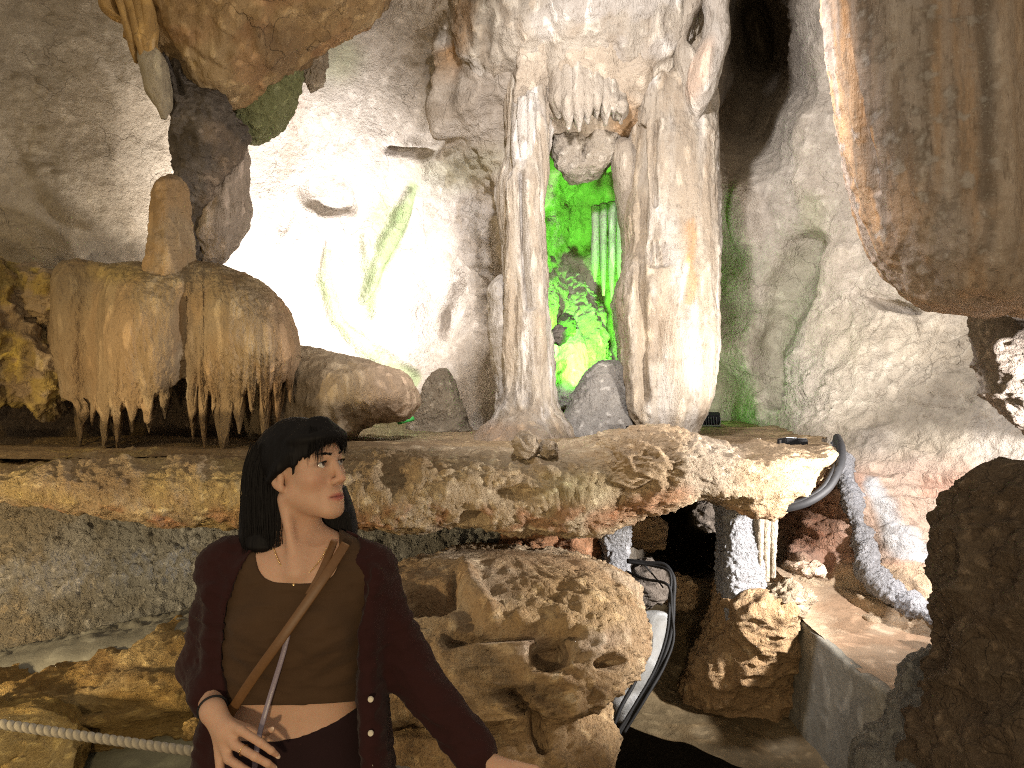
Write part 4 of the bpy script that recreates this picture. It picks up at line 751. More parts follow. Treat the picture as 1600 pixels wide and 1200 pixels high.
# boulder in the middle with pits
def bm_disp(V, px, py):
    n0 = fbm(V, 6, 2, off=3)
    d = .05*fbm(V, 2.2, 4, off=21)+.02*ridge(V, 4.2, 5, .6, off=5)+.012*billow(V, 15, 4)+.010*ridge(V, 26, 3)
    d -= .14*spot(px, py, 862, 1018, 27, 26, .3, -30, n0, .3)
    d -= .16*spot(px, py, 664, 934, 42, 22, .3, 0, n0, .3)
    d -= .05*linemask(px, py, [(712, 885, 5), (708, 920, 7), (690, 955, 6)], 6, .8, n0, .5); d += .07*linemask(px, py, [(722, 890), (740, 930), (765, 960)], 14, .9, n0, .4)
    d -= .06*linemask(px, py, [(700, 998), (780, 990), (850, 985), (900, 992)], 8, .9, n0, .8)
    d -= .08*spot(px, py, 955, 1035, 22, 10, .5, 0, n0)
    d -= .07*linemask(px, py, [(620, 1140), (720, 1148), (780, 1142)], 7, .8, n0, .6)
    d -= .07*linemask(px, py, [(800, 1085), (830, 1120), (850, 1165)], 8, .8, n0, .6)
    return d
def bm_tint(V, px, py):
    n = fbm(V, 4, 4, off=6); n2 = fbm(V, 8, 3, off=4)
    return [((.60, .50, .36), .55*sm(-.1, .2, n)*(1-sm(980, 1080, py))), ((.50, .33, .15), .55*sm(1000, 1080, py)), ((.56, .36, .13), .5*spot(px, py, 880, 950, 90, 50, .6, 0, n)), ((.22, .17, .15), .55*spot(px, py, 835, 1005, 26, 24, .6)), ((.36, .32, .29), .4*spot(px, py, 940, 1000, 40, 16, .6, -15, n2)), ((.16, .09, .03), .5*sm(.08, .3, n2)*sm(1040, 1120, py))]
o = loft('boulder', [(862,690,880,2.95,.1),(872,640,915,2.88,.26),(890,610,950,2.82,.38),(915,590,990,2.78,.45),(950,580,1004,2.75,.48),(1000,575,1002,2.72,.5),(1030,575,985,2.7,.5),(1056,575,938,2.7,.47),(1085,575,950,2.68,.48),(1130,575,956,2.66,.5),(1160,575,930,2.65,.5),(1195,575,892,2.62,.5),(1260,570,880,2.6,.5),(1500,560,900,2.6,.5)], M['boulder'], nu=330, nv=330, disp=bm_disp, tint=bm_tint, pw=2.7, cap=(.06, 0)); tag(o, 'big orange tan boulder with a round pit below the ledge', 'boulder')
# stones under the ledge
for px, py, r, d, sx, lab in [(838, 838, 26, 3.32, 1.1, 'rusty red stone wedged under the ledge beside the cement wall'), (795, 850, 20, 3.3, 1.0, 'small tan stone mortared at the end of the cement wall'), (895, 848, 36, 3.45, 1.2, 'reddish brown rock under the ledge left of the narrow pillar'), (1005, 830, 30, 3.9, 1.2, 'brown lump in the shadow behind the narrow pillar'), (1012, 912, 36, 3.55, 1.0, 'dark craggy stone behind the cables'), (1062, 926, 30, 3.75, .8, 'tan knob of rock sticking out beside the cable bundle'), (1104, 806, 24, 3.95, .9, 'grey knobbly stone hanging under the ledge above the dark gap')]:
    blob('rock', px, py, r, d, M['boulder'] if 'grey' not in lab and 'dark' not in lab else M['grey'], lab, 'stone', sx=sx, amp=.35, tint=(lambda V, a, b: [(RUST, .7+0*a)]) if 'red' in lab else None)
def pil_disp(V, a, b): return .012*fbm(V, 7, 4)+.014*(.5-worley(V, 34))+.008*billow(V, 40, 2)
o = loft('cement_pillar', [(785,933,984,3.42,.09),(840,935,983,3.42,.09),(880,944,983,3.4,.09),(925,952,984,3.38,.09)], M['cementw'], nu=130, nv=150, disp=pil_disp, pw=4, cap=(0, 0)); tag(o, 'narrow rough white cement pillar propping the ledge beside the boulder', 'pillar')
o = loft('cement_pillar', [(770,1122,1192,3.42,.12),(830,1124,1192,3.42,.12),(900,1124,1190,3.4,.12),(960,1128,1188,3.4,.12)], M['cementw'], nu=150, nv=160, disp=pil_disp, pw=4, cap=(0, 0)); tag(o, 'wide rough white cement pillar propping the right end of the ledge', 'pillar')
fp = empty('fluted_stone', P(1198, 910, 3.36), 'fluted cream stone slab standing against the wide cement pillar', 'stone')
for k, (x, y1, w) in enumerate([(1184, 898, 7), (1194, 906, 8), (1204, 900, 7)]):
    loft('flute', [(778+4*abs(k-1),x-w*.5,x+w*.5,3.34,.02),(795,x-w,x+w,3.33,.04),(850,x-w,x+w,3.33,.045),(y1,x-w*.9,x+w*.9,3.33,.04)], M['column'], nu=36, nv=70, disp=lambda V, a, b: .006*fbm(V, 12, 3)+.004*billow(V, 40, 2), tint=lambda V, a, b: [((.56, .48, .36), .6+0*a)], cap=(.1, 0), parent=fp)
o = loft('rock', [(900,1138,1205,3.46,.12),(925,1122,1236,3.42,.22),(965,1112,1246,3.42,.24),(1000,1108,1240,3.42,.24),(1035,1085,1245,3.45,.25),(1070,1070,1250,3.5,.26),(1120,1060,1260,3.55,.3)], M['boulder'], nu=150, nv=150, disp=lambda V, a, b: .06*fbm(V, 3, 4)+.04*ridge(V, 6, 4)+.012*billow(V, 16, 2), tint=lambda V, a, b: [((.42, .27, .13), .6+0*a)], cap=(.05, 0)); tag(o, 'brown lumpy rock carrying the wide cement pillar', 'boulder')
o = loft('marbled_slab', [(955,1000,1048,3.22,.05),(975,985,1044,3.2,.08),(1010,935,1036,3.16,.1),(1045,918,1026,3.14,.1),(1085,930,1006,3.12,.1),(1125,950,985,3.1,.06)], M['smooth'], nu=110, nv=110, disp=lambda V, a, b: .012*fbm(V, 4, 3), tint=lambda V, a, b: [((.38, .39, .40), .95+0*a), ((.22, .22, .23), .7*sm(.05, .2, ridge(V, 5, 3))*sm(1015, 1035, b))], cap=(.06, .06)); tag(o, 'smooth pale grey veined slab behind the boulder and cables', 'rock slab')
# sandy platform and its concrete wall
def plat():
    nx, ny = 150, 190
    xs = np.linspace(1.215, 2.5, nx); ys = np.linspace(1.7, 3.75, ny); X, Y = np.meshgrid(xs, ys)
    V = np.stack([X.ravel(), Y.ravel(), np.full(X.size, .6)], 1)
    e = (X == xs[0]).ravel()
    V[:, 2] += .02*fbm(V, 3, 4)+.10*sm(1.5, 2.1, V[:, 0])+.12*sm(3.1, 3.7, V[:, 1])-.10*(1-sm(2.0, 2.5, V[:, 1]))
    V[e, 0] += .02*fbm(V[e], 6, 3)
    i = np.arange(ny-1)[:, None]*nx; j = np.arange(nx-1)[None]
    me = mesh_np('sandy_platform', V, np.stack([i+j, i+j+1, i+nx+j+1, i+nx+j], -1).reshape(-1, 4))
    paint(me, V, [((.46, .35, .25), .5+0*V[:, 0]), ((.36, .20, .11), .5*sm(.0, .25, fbm(V, 4, 3)))])
    o = put('sandy_platform', me, M['sand']); o['kind'] = 'structure'
plat()
def cwall():
    ny, nz = 150, 110
    ys = np.linspace(1.75, 3.42, ny); zs = np.linspace(-.9, .603, nz); Y, Z = np.meshgrid(ys, zs)
    base = np.stack([np.full(Y.size, 1.2), Y.ravel(), Z.ravel()], 1)
    L = base.copy(); L[:, 0] += .010*fbm(base, 3, 4)-.05*(.603-base[:, 2]); L[:, 2] = np.where(Z.ravel() > .6, L[:, 2]+.015*fbm(base, 7, 3)+.02*fbm(base, 2, 2), L[:, 2])
    L[:, 2] += np.where(Z.ravel() > .6, -.10*(1-sm(2.0, 2.5, base[:, 1])), 0)
    Rr = L.copy(); Rr[:, 0] += .035
    V = np.vstack([L, Rr]); n = len(L)
    i = np.arange(nz-1)[:, None]*ny; j = np.arange(ny-1)[None]; q = np.stack([i+j, i+j+1, i+ny+j+1, i+ny+j], -1).reshape(-1, 4)
    ring = np.concatenate([np.arange(ny), np.arange(1, nz)*ny+ny-1, (nz-1)*ny+np.arange(ny-2, -1, -1), np.arange(nz-2, 0, -1)*ny])
    r2 = np.roll(ring, -1)
    Q = np.vstack([q[:, ::-1], q+n, np.stack([ring, r2, r2+n, ring+n], 1)])
    me = mesh_np('concrete_wall', V, Q, True)
    paint(me, V, [((.30, .29, .25), .7+0*V[:, 0]), ((.20, .19, .16), .6*sm(.0, .2, fbm(V*np.array([1, 1, .2]), 6, 3)))])
    o = put('concrete_wall', me, M['smooth']); tag(o, 'flat grey concrete retaining wall holding up the sandy platform', 'retaining wall'); rebase(o)
cwall()
mud = [(880,1150,3.2),(1000,1000,4.1),(1100,980,4.3),(1200,1000,4.1),(1260,1010,4.0),(1260,1100,3.4),(1260,1200,2.85),(1100,1100,3.4),(1000,1100,3.4),(1180,1195,2.86),(1400,1210,2.8),(1400,1100,3.4),(900,1000,4.0),(1400,980,4.3)]
def mudsheet():
    # muddy floor of the lower chamber, its front edge breaking off into the dark pit
    nx, ny = 200, 200
    xs = np.linspace(.05, 1.35, nx); t = np.linspace(0, 1, ny); X, T = np.meshgrid(xs, t)
    e = 3.42-.72*sm(.1, 1.35, X)-.12*X+.05*fbm(np.stack([X.ravel(), X.ravel()*0, X.ravel()*0], 1), 3, 3).reshape(X.shape)
    Y = np.where(T < .15, e, e+(4.7-e)*(T-.15)/.85)
    V = np.stack([X.ravel(), Y.ravel(), np.full(X.size, .18)], 1)
    V[:, 2] += .05*fbm(V, 2, 4)+.25*sm(3.6, 4.6, V[:, 1])+.18*sm(.85, .5, V[:, 0])*sm(3.2, 3.9, V[:, 1])
    k = (T < .15).ravel(); V[k, 2] += (-.12*(1-T/.15)).ravel()[k]; V[k, 1] += (.5*(1-T/.15)).ravel()[k]
    i = np.arange(ny-1)[:, None]*nx; j = np.arange(nx-1)[None]
    me = mesh_np('muddy_floor', V, np.stack([i+j, i+j+1, i+nx+j+1, i+nx+j], -1).reshape(-1, 4))
    n = fbm(V, 3, 3, off=4)
    paint(me, V, [((.13, .10, .055), .8*sm(-.02, .08, n)), ((.30, .24, .15), .6*sm(.05, .2, -n))])
    o = put('muddy_floor', me, M['mud']); o['kind'] = 'structure'
mudsheet()
# cement seam down the layered rock
def seam_disp(s, th):
    q = np.stack([s+0*th, .04*np.cos(th)+0*s, .04*np.sin(th)+0*s], -1).reshape(-1, 3); return (.045*fbm(q, 9, 4)+.012*billow(q, 45, 3)).reshape(np.broadcast(s, th).shape)
def on_wall(px, py, lift=.0): return None
seam = [tuple(P(*q))+(r,) for q, r in [((1306,690,3.98), .02), ((1314,720,3.92), .045), ((1326,765,3.76), .045), ((1340,815,3.64), .042), ((1352,860,3.53), .045), ((1366,895,3.38), .055), ((1392,922,3.26), .05), ((1425,945,3.16), .045), ((1455,962,3.06), .035), ((1478,976,2.98), .02)]]
o = tube('cement_seam', seam, .04, M['cementw'], nu=40, n=260, disp=seam_disp)
tag(o, 'lumpy grey cement seam running down the layered rock at right', 'cement seam')
blob('stone', 1483, 975, 22, 2.86, M['crust'], 'small pinkish white stone at the lower end of the cement seam', 'stone', sx=.75, sz=1.3, amp=.4, tint=lambda V, a, b: [((.60, .46, .36), .7+0*a)])
blob('stone', 1265, 890, 20, 3.3, M['crust'], 'flat pinkish stone lying in the hollow right of the wide pillar', 'stone', sx=1.3, sz=.5, tint=lambda V, a, b: [(PINK, .6+0*a)])
blob('stone', 1232, 935, 30, 3.25, M['crust'], 'white chalky stone at the corner of the concrete wall', 'stone', sx=1.2, sz=.8, amp=.4)
# dark rock added to block lamp light leaking under the curtain
o = loft('light_block_rock', [(520,-100,420,4.3,.12),(560,-150,440,4.28,.14),(640,-150,470,4.28,.16),(735,-150,480,4.28,.16)], M['dark'], nu=90, nv=60, disp=lambda V, a, b: .05*fbm(V, 3, 4), pw=3); tag(o, 'dark rock added behind the flowstone fringe to block lamp light from the gap', 'rock formation')
# ================================================================== FITTINGS
M['black'] = plain('black_rubber', (.012, .012, .013), .65, spec=.25, bumpscale=60, var=.3)
M['steel'] = plain('dull_steel', (.45, .46, .47), .35, metal=.9, bumpscale=80, bump=.1)
M['glow'] = plain('lamp_glass', (.9, .9, .9), .3, emit=(1, .97, .92), estr=6)
M['gglow'] = plain('green_lamp_glass', (.1, .5, .1), .3, emit=(.1, 1, .1), estr=3)
def cable(name, pts, r, label, group=None, nu=10):
    o = tube(name, [P(*q) for q in pts], r, M['black'], nu=nu, n=110); tag(o, label, 'cable', group); return o
cable('power_cable', [(980,876,3.26),(1010,880,3.22),(1040,884,3.18),(1051,900,3.14),(1052,940,3.1),(1049,985,3.06),(1034,1035,3.0),(1003,1090,2.92),(965,1150,2.85),(930,1215,2.8)], .0095, 'thickest black cable of the bundle hanging beside the boulder')
cable('power_cable', [(980,878,3.24),(1020,884,3.2),(1044,892,3.15),(1046,940,3.09),(1042,990,3.04),(1026,1040,2.98),(994,1098,2.9),(955,1160,2.83),(922,1215,2.78)], .006, 'thinner black cable twisted along the thick hanging cable')
cable('power_cable', [(978,893,3.26),(1005,904,3.2),(1046,918,3.1),(1049,950,3.08),(1052,1000,3.04),(1038,1040,2.98),(1008,1092,2.9),(975,1145,2.85)], .006, 'black cable sagging from the narrow pillar into the bundle')
cable('power_cable', [(1008,884,3.2),(1022,900,3.18),(1036,918,3.12)], .0035, 'short thin black wire crossing behind the hanging cables')
cable('power_cable', [(1012,968,3.12),(1008,1010,3.04),(994,1060,2.98),(968,1110,2.9),(948,1170,2.84)], .008, 'dark straight cable in front of the veined slab')
cable('hose', [(1308,684,3.5),(1314,703,3.3),(1310,733,3.16),(1291,764,3.1),(1258,785,3.08),(1224,794,3.1),(1190,796,3.3)], .019, 'thick black hose curving under the right end of the ledge')
cable('hose', [(1304,688,3.5),(1306,708,3.3),(1301,735,3.15),(1280,766,3.09),(1246,784,3.08),(1215,789,3.1),(1190,790,3.3)], .010, 'thinner black hose running along the thick curved hose')
def floodlight(name, loc, target, w, label, mat=None, zrot=None):
    import bmesh
    from mathutils import Vector
    r = empty(name, loc, label, 'floodlight')
    d = Vector(target)-Vector(loc); q = d.to_track_quat('-Z', 'Y')
    r.rotation_euler = q.to_euler()
    bm = bmesh.new(); box_bm(bm, w, w*.7, w*.3, (0, 0, w*.25), bev=w*.03); from_bm('housing', bm, M['black'], r)
    bm = bmesh.new(); box_bm(bm, w*.9, w*.6, w*.02, (0, 0, w*.09)); from_bm('glass', bm, mat or M['steel'], r)
    bm = bmesh.new()
    for k in range(-3, 4): box_bm(bm, w*.02, w*.6, w*.12, (k*w*.12, 0, w*.46))
    from_bm('cooling_fins', bm, M['steel'], r)
    bm = bmesh.new()
    for s in (-1, 1): box_bm(bm, w*.03, w*.12, w*.55, (s*w*.53, 0, w*.45))
    box_bm(bm, w*1.09, w*.12, w*.03, (0, 0, w*.74)); from_bm('bracket', bm, M['steel'], r)
    return r
def lie(r, yaw=0., tilt=0.): r.rotation_euler = (tilt, 0, yaw)
fl = floodlight('floodlight', P(1238, 684, 3.66), P(1235, 250, 4.9), .115, 'small black and silver floodlight lying on the right end of the ledge')
fl.rotation_euler = (R(172), R(4), R(12)); fl.location.z = 1.352
o = floodlight('floodlight', P(990, 663, 4.15), P(900, 560, 5.1), .07, 'tiny grey lamp on the ledge at the foot of the broad column')
o.rotation_euler = (R(175), 0, R(25))
o = tube('lamp_tube', [P(622, 660, 4.45), P(646, 654, 4.5)], .014, plain('green_plastic', (.06, .40, .08), .4), nu=14, n=6); tag(o, 'short green lamp tube lying on the ledge behind the head', 'lamp')
# the lamps hidden behind the rock, the path lamps behind the viewer, and two added fill lamps
for key, nm, tg, lab in HIDDEN:
    l_ = LP[key]; tgt = np.array(tg); dv = (tgt-l_)/np.linalg.norm(tgt-l_)
    floodlight('floodlight', l_-dv*.06, tgt, .14, lab)
# ribbed rope
o = tube('rope', [P(-420, 1062, 1.98), P(-150, 1108, 1.97), P(0, 1131, 1.96), P(165, 1155, 1.95), P(330, 1177, 1.94), P(480, 1192, 1.95), P(640, 1206, 1.96)], .0108, plain('rope_fibre', (.22, .195, .155), .9, bumpscale=90, bump=.6, var=.3), nu=26, n=1500,
   disp=lambda s, th: .0028*(np.abs(np.sin(s*165+.9*th))**.6)-.001)
tag(o, 'thick grey ribbed rope strung across the lower left corner', 'rope')
# ================================================================== PERSON (signed-distance modelling, one continuous body)
class Field:
    def __init__(s, lo, hi, h):
        s.h = h; s.lo = np.array(lo, float); s.n = np.ceil((np.array(hi)-s.lo)/h).astype(int)+1
        s.ax = [(s.lo[k]+h*np.arange(s.n[k])).astype(np.float32) for k in range(3)]
        s.a = np.full(s.n, .08, np.float32)
    def box(s, lo, hi, pad):
        i0 = np.maximum(np.floor((np.array(lo)-pad-s.lo)/s.h).astype(int), 0); i1 = np.minimum(np.ceil((np.array(hi)+pad-s.lo)/s.h).astype(int)+1, s.n)
        if (i1 <= i0).any(): return None, None
        sl = tuple(slice(a, b) for a, b in zip(i0, i1))
        return sl, (s.ax[0][sl[0]][:, None, None], s.ax[1][sl[1]][None, :, None], s.ax[2][sl[2]][None, None, :])
    def add(s, prim, k=.01, off=0., pad=.05):
        lo, hi, fn = prim; sl, X = s.box(lo, hi, pad+k+abs(off))
        if sl is None: return
        d = fn(*X)-off; a = s.a[sl]
        h = np.clip(.5+.5*(a-d)/k, 0, 1); s.a[sl] = a+(d-a)*h-k*h*(1-h)
    def sub(s, prim, k=.006):
        lo, hi, fn = prim; sl, X = s.box(lo, hi, .02+k)
        if sl is None: return
        d = -fn(*X); a = s.a[sl]
        h = np.clip(.5-.5*(a-d)/k, 0, 1); s.a[sl] = a+(d-a)*h+k*h*(1-h)
    def cut(s, fn):
        X = (s.ax[0][:, None, None], s.ax[1][None, :, None], s.ax[2][None, None, :]); s.a = np.maximum(s.a, fn(*X).astype(np.float32))
    def mesh(s):
        a = s.a; ins = a < 0; nx, ny, nz = a.shape
        c = np.zeros((nx-1, ny-1, nz-1), np.uint8); cs = [(i, j, k) for i in (0, 1) for j in (0, 1) for k in (0, 1)]
        for i, j, k in cs: c += ins[i:nx-1+i, j:ny-1+j, k:nz-1+k]
        act = np.argwhere((c > 0) & (c < 8)); idx = np.full(c.shape, -1, np.int32); idx[tuple(act.T)] = np.arange(len(act))
        f = {q: a[act[:, 0]+q[0], act[:, 1]+q[1], act[:, 2]+q[2]] for q in cs}
        acc = np.zeros((len(act), 3)); cnt = np.zeros(len(act))
        for p in cs:
            for ax in range(3):
                if p[ax]: continue
                q = list(p); q[ax] = 1; q = tuple(q); m = (f[p] < 0) != (f[q] < 0)
                t = f[p][m]/(f[p][m]-f[q][m]); w = np.tile(np.array(p, float), (m.sum(), 1)); w[:, ax] = t; acc[m] += w; cnt[m] += 1
        V = s.lo+s.h*(act+acc/cnt[:, None]); Qs = []
        for ax in range(3):
            sl0 = [slice(None)]*3; sl1 = [slice(None)]*3; sl0[ax] = slice(0, -1); sl1[ax] = slice(1, None)
            d = ins[tuple(sl0)].astype(np.int8)-ins[tuple(sl1)].astype(np.int8)
            e = np.argwhere(d != 0); u, v = (ax+1) % 3, (ax+2) % 3
            e = e[(e[:, u] > 0) & (e[:, v] > 0) & (e[:, u] < a.shape[u]-1) & (e[:, v] < a.shape[v]-1)]
            sg = d[tuple(e.T)]
            def cell(du, dv):
                q = e.copy(); q[:, u] -= du; q[:, v] -= dv; return idx[tuple(q.T)]
            q = np.stack([cell(1, 1), cell(0, 1), cell(0, 0), cell(1, 0)], 1); q[sg < 0] = q[sg < 0][:, ::-1]; Qs.append(q)
        return V, np.vstack(Qs)
def smooth_mesh(V, Q, it=2, lam=.5):
    E = np.vstack([Q[:, [0, 1]], Q[:, [1, 2]], Q[:, [2, 3]], Q[:, [3, 0]]])
    deg = np.bincount(E.ravel(), minlength=len(V))[:, None]
    for _ in range(it):
        A = np.zeros_like(V)
        for k in range(3): A[:, k] = np.bincount(E[:, 0], V[E[:, 1], k], len(V))+np.bincount(E[:, 1], V[E[:, 0], k], len(V))
        V = V+lam*(A/np.maximum(deg, 1)-V)
    return V
def pcap(a, b, r1, r2=None):
    a = np.array(a, np.float32); b = np.array(b, np.float32); r2 = r1 if r2 is None else r2; ab = b-a; L = float(ab@ab)+1e-12
    def fn(x, y, z):
        t = np.clip(((x-a[0])*ab[0]+(y-a[1])*ab[1]+(z-a[2])*ab[2])/L, 0, 1)
        return np.sqrt((x-a[0]-t*ab[0])**2+(y-a[1]-t*ab[1])**2+(z-a[2]-t*ab[2])**2)-(r1+(r2-r1)*t)
    r = max(r1, r2); return np.minimum(a, b)-r, np.maximum(a, b)+r, fn
def pell(c, r, rot=None):
    c = np.array(c, np.float32); r = np.array(r, np.float32)
    def fn(x, y, z):
        x, y, z = x-c[0], y-c[1], z-c[2]
        if rot is not None: x, y, z = [rot[k][0]*x+rot[k][1]*y+rot[k][2]*z for k in range(3)]
        k0 = np.sqrt((x/r[0])**2+(y/r[1])**2+(z/r[2])**2); k1 = np.sqrt((x/r[0]**2)**2+(y/r[1]**2)**2+(z/r[2]**2)**2)
        return k0*(k0-1)/np.maximum(k1, 1e-6)
    m = r.max() if rot is not None else r; return c-m, c+m, fn
def pchain(pts, k=None): return [pcap(pts[i][0], pts[i+1][0], pts[i][1], pts[i+1][1]) for i in range(len(pts)-1)]
def pstack(rows, pw=2.3):
    """rows (py, xl, xr, d, half depth) from the photo's outline at distance d"""
    K = np.array(rows, float); d = K[:, 3]; z = CZ+(600-K[:, 0])/F*d; cx = ((K[:, 1]+K[:, 2])/2-800)/F*d; w = (K[:, 2]-K[:, 1])/2/F*d
    o = np.argsort(z); z, cx, w, cy, b = z[o], cx[o], w[o], d[o], K[o, 4]
    keys = np.column_stack([z, cx, w, cy, b]); S = curve(keys, 160)
    def fn(X, Y, Z):
        i = lambda k: np.interp(Z, S[:, 0], S[:, k]).astype(np.float32)
        w_, b_ = np.maximum(i(2), .002), np.maximum(i(4), .002)
        q = (np.abs((X-i(1))/w_)**pw+np.abs((Y-i(3))/b_)**pw)**(1/pw)
        side = (q-1)*np.minimum(w_, b_)
        end = np.maximum(z[0]-Z, Z-z[-1])
        return np.where(end > 0, np.sqrt(np.maximum(side, 0)**2+end**2), np.maximum(side, -.06+0*side))
    return (min(cx-w), min(cy-b), z[0]), (max(cx+w), max(cy+b), z[-1]), fn
# ---- head frame
HC = P(476, 735, 1.79)
yaw, pit = R(63), R(8)
Fd = np.array((math.sin(yaw)*math.cos(pit), -math.cos(yaw)*math.cos(pit), math.sin(pit)))
Rt = np.cross(Fd, (0, 0, 1)); Rt /= np.linalg.norm(Rt); Up = np.cross(Rt, Fd)
HM = np.stack([Rt, Fd, Up])               # world -> head (right, front, up)
def hw(r, f, u): return HC+r*Rt+f*Fd+u*Up
def hl(V): return (np.asarray(V)-HC)@HM.T
def hell(c, r):
    p = pell(hw(*c), r, rot=HM); return p
def hcap(a, b, r1, r2=None): return pcap(hw(*a), hw(*b), r1, r2)
torso = pstack([(850,420,520,1.80,.055),(872,372,566,1.80,.075),(900,352,582,1.80,.088),(940,346,580,1.795,.096),(985,344,572,1.79,.10),(1040,346,562,1.79,.094),(1085,346,560,1.79,.088),(1115,340,562,1.79,.088),(1150,332,570,1.79,.094),(1200,322,584,1.79,.104),(1270,318,596,1.79,.112),(1340,322,596,1.79,.11)], 2.4)
SH_L, SH_R = P(347, 888, 1.80), P(578, 892, 1.80)
EL_L, EL_R = P(318, 1045, 1.84), P(636, 1040, 1.80)
WR_L, WR_R = P(333, 1112, 1.655), P(748, 1184, 1.70)
bust = [pell(P(408, 985, 1.715), (.052, .034, .052)), pell(P(500, 988, 1.715), (.052, .034, .052))]
arms = [pcap(SH_L, EL_L, .046, .036), pcap(EL_L, WR_L, .036, .025), pcap(SH_R, EL_R, .046, .036), pcap(EL_R, WR_R, .036, .024)]
traps = [pcap(P(455, 850, 1.82), SH_L, .05, .045), pcap(P(490, 850, 1.82), SH_R, .05, .045)]
def build_body():
    f = Field((-.80, 1.46, .66), (.12, 2.0, 1.60), .0033)
    f.add(torso, .01); [f.add(b, .03) for b in bust]; [f.add(t, .03) for t in traps]
    [f.add(a, .02) for a in arms]
    # neck, its tendons, the collar bones
    f.add(pcap(hw(0, -.03, -.045), P(466, 880, 1.81), .048, .052), .025)
    notch = P(463, 893, 1.722)
    f.add(pcap(hw(.056, -.02, -.06), notch, .008, .005), .04); f.add(pcap(hw(-.05, -.02, -.06), notch, .006, .004), .04)
    f.add(pcap(P(455, 893, 1.735), P(380, 868, 1.765), .008, .008), .02); f.add(pcap(P(472, 893, 1.735), P(548, 872, 1.765), .008, .008), .02)
    # head
    for p, k in [(hell((0, -.012, .034), (.073, .092, .080)), .02), (hell((0, .042, .036), (.056, .043, .05)), .02), (hell((0, .034, -.035), (.059, .051, .072)), .03)]: f.add(p, k)
    for s in (-1, 1):
        f.add(hcap((s*.047, .006, -.050), (s*.017, .066, -.092), .0155, .014), .03)
        f.add(hell((s*.042, .052, -.018), (.021, .024, .022)), .02)
        f.add(hcap((s*.012, .085, .028), (s*.042, .068, .027), .008, .007), .012)
    f.add(hell((0, .074, -.096), (.020, .016, .016)), .02)
    f.add(hell((0, .076, -.066), (.027, .018, .024)), .014)
    f.add(hcap((0, .086, .018), (0, .103, -.024), .0075, .0095), .010); f.add(hell((0, .1045, -.028), (.0105, .0105, .009)), .006)
    for s in (-1, 1):
        f.add(hell((s*.0125, .0925, -.032), (.0075, .010, .008)), .006)
        f.sub(hell((s*.032, .098, .009), (.016, .013, .011)), .010)
        f.add(hell((s*.031, .0715, .009), (.0145, .0145, .0145)), .004)
        f.sub(hell((s*.031, .088, .0085), (.0135, .014, .0050)), .002)
        f.sub(hell((s*.006, .098, -.0385), (.0035, .005, .003)), .002)
    # mouth
    f.add(hcap((0, .0905, -.0615), (.021, .080, -.0655), .0050, .0030), .005); f.add(hcap((0, .0905, -.0615), (-.021, .080, -.0655), .0050, .0030), .005)
    f.add(hcap((-.008, .0885, -.0715), (.008, .0885, -.0715), .0062), .006); f.add(hcap((.008, .0885, -.0712), (.019, .081, -.067), .0055, .003), .004); f.add(hcap((-.008, .0885, -.0712), (-.019, .081, -.067), .0055, .003), .004)
    f.sub(hcap((0, .0970, -.0660), (.023, .085, -.0662), .0015), .0025); f.sub(hcap((0, .0970, -.0660), (-.023, .085, -.0662), .0015), .0025)
    # ears
    for s in (-1, 1):
        f.add(hell((s*.073, -.016, -.006), (.010, .019, .031)), .006)
        f.sub(hell((s*.085, -.014, -.003), (.009, .010, .018)), .005)
        f.add(hell((s*.076, -.006, -.010), (.005, .005, .008)), .004)
        f.add(hell((s*.072, -.008, -.034), (.007, .008, .009)), .006)
    # right hand: back of the hand to the viewer, fingers bent across the strap
    d = 1.63
    f.add(pcap(WR_L, P(352, 1142, 1.625), .022, .021), .02)
    kn = [P(376, 1141, 1.605), P(368, 1164, 1.60), P(357, 1186, 1.60), P(344, 1204, 1.61)]
    for k_, r in zip(kn, (.0105, .0108, .0103, .009)): f.add(pcap(WR_L*.55+P(350, 1140, 1.63)*.45, k_, .015, r), .014)
    fing = [[(kn[0], .0098), (P(406, 1160, 1.583), .0086), (P(424, 1173, 1.588), .0076), (P(434, 1181, 1.60), .0056)],
            [(kn[1], .0102), (P(398, 1182, 1.572), .0088), (P(418, 1193, 1.580), .0078), (P(429, 1199, 1.594), .0056)],
            [(kn[2], .0098), (P(386, 1205, 1.572), .0085), (P(405, 1216, 1.582), .0075), (P(415, 1221, 1.596), .0055)],
            [(kn[3], .0084), (P(368, 1224, 1.580), .0075), (P(384, 1234, 1.590), .0066), (P(392, 1238, 1.602), .005)]]
    for c in fing:
        for p in pchain(c): f.add(p, .003, pad=.012)
    for p in pchain([(P(352, 1128, 1.645), .014), (P(384, 1140, 1.665), .0118), (P(408, 1148, 1.655), .0098), (P(425, 1140, 1.635), .0068)]): f.add(p, .006, pad=.015)
    # left hand, resting palm down
    f.add(pcap(WR_R, P(790, 1204, 1.665), .021, .018), .02)
    kl = [P(806, 1196, 1.65), P(810, 1206, 1.635), P(808, 1217, 1.625), P(802, 1229, 1.62)]
    for k_ in kl: f.add(pcap(P(765, 1194, 1.69), k_, .016, .0098), .012)
    for k_, L in zip(kl, (60, 66, 60, 48)):
        px, py = proj(k_[None]); a, b = px[0], py[0]
        for p in pchain([(k_, .0095), (P(a+L*.5, b+6, k_[1]-.015), .0086), (P(a+L*.82, b+18, k_[1]-.018), .0076), (P(a+L, b+30, k_[1]-.015), .006)]): f.add(p, .003, pad=.012)
    for p in pchain([(P(762, 1200, 1.685), .014), (P(782, 1226, 1.66), .0115), (P(806, 1240, 1.64), .0095), (P(822, 1244, 1.635), .0068)]): f.add(p, .006, pad=.015)
    return f.mesh()
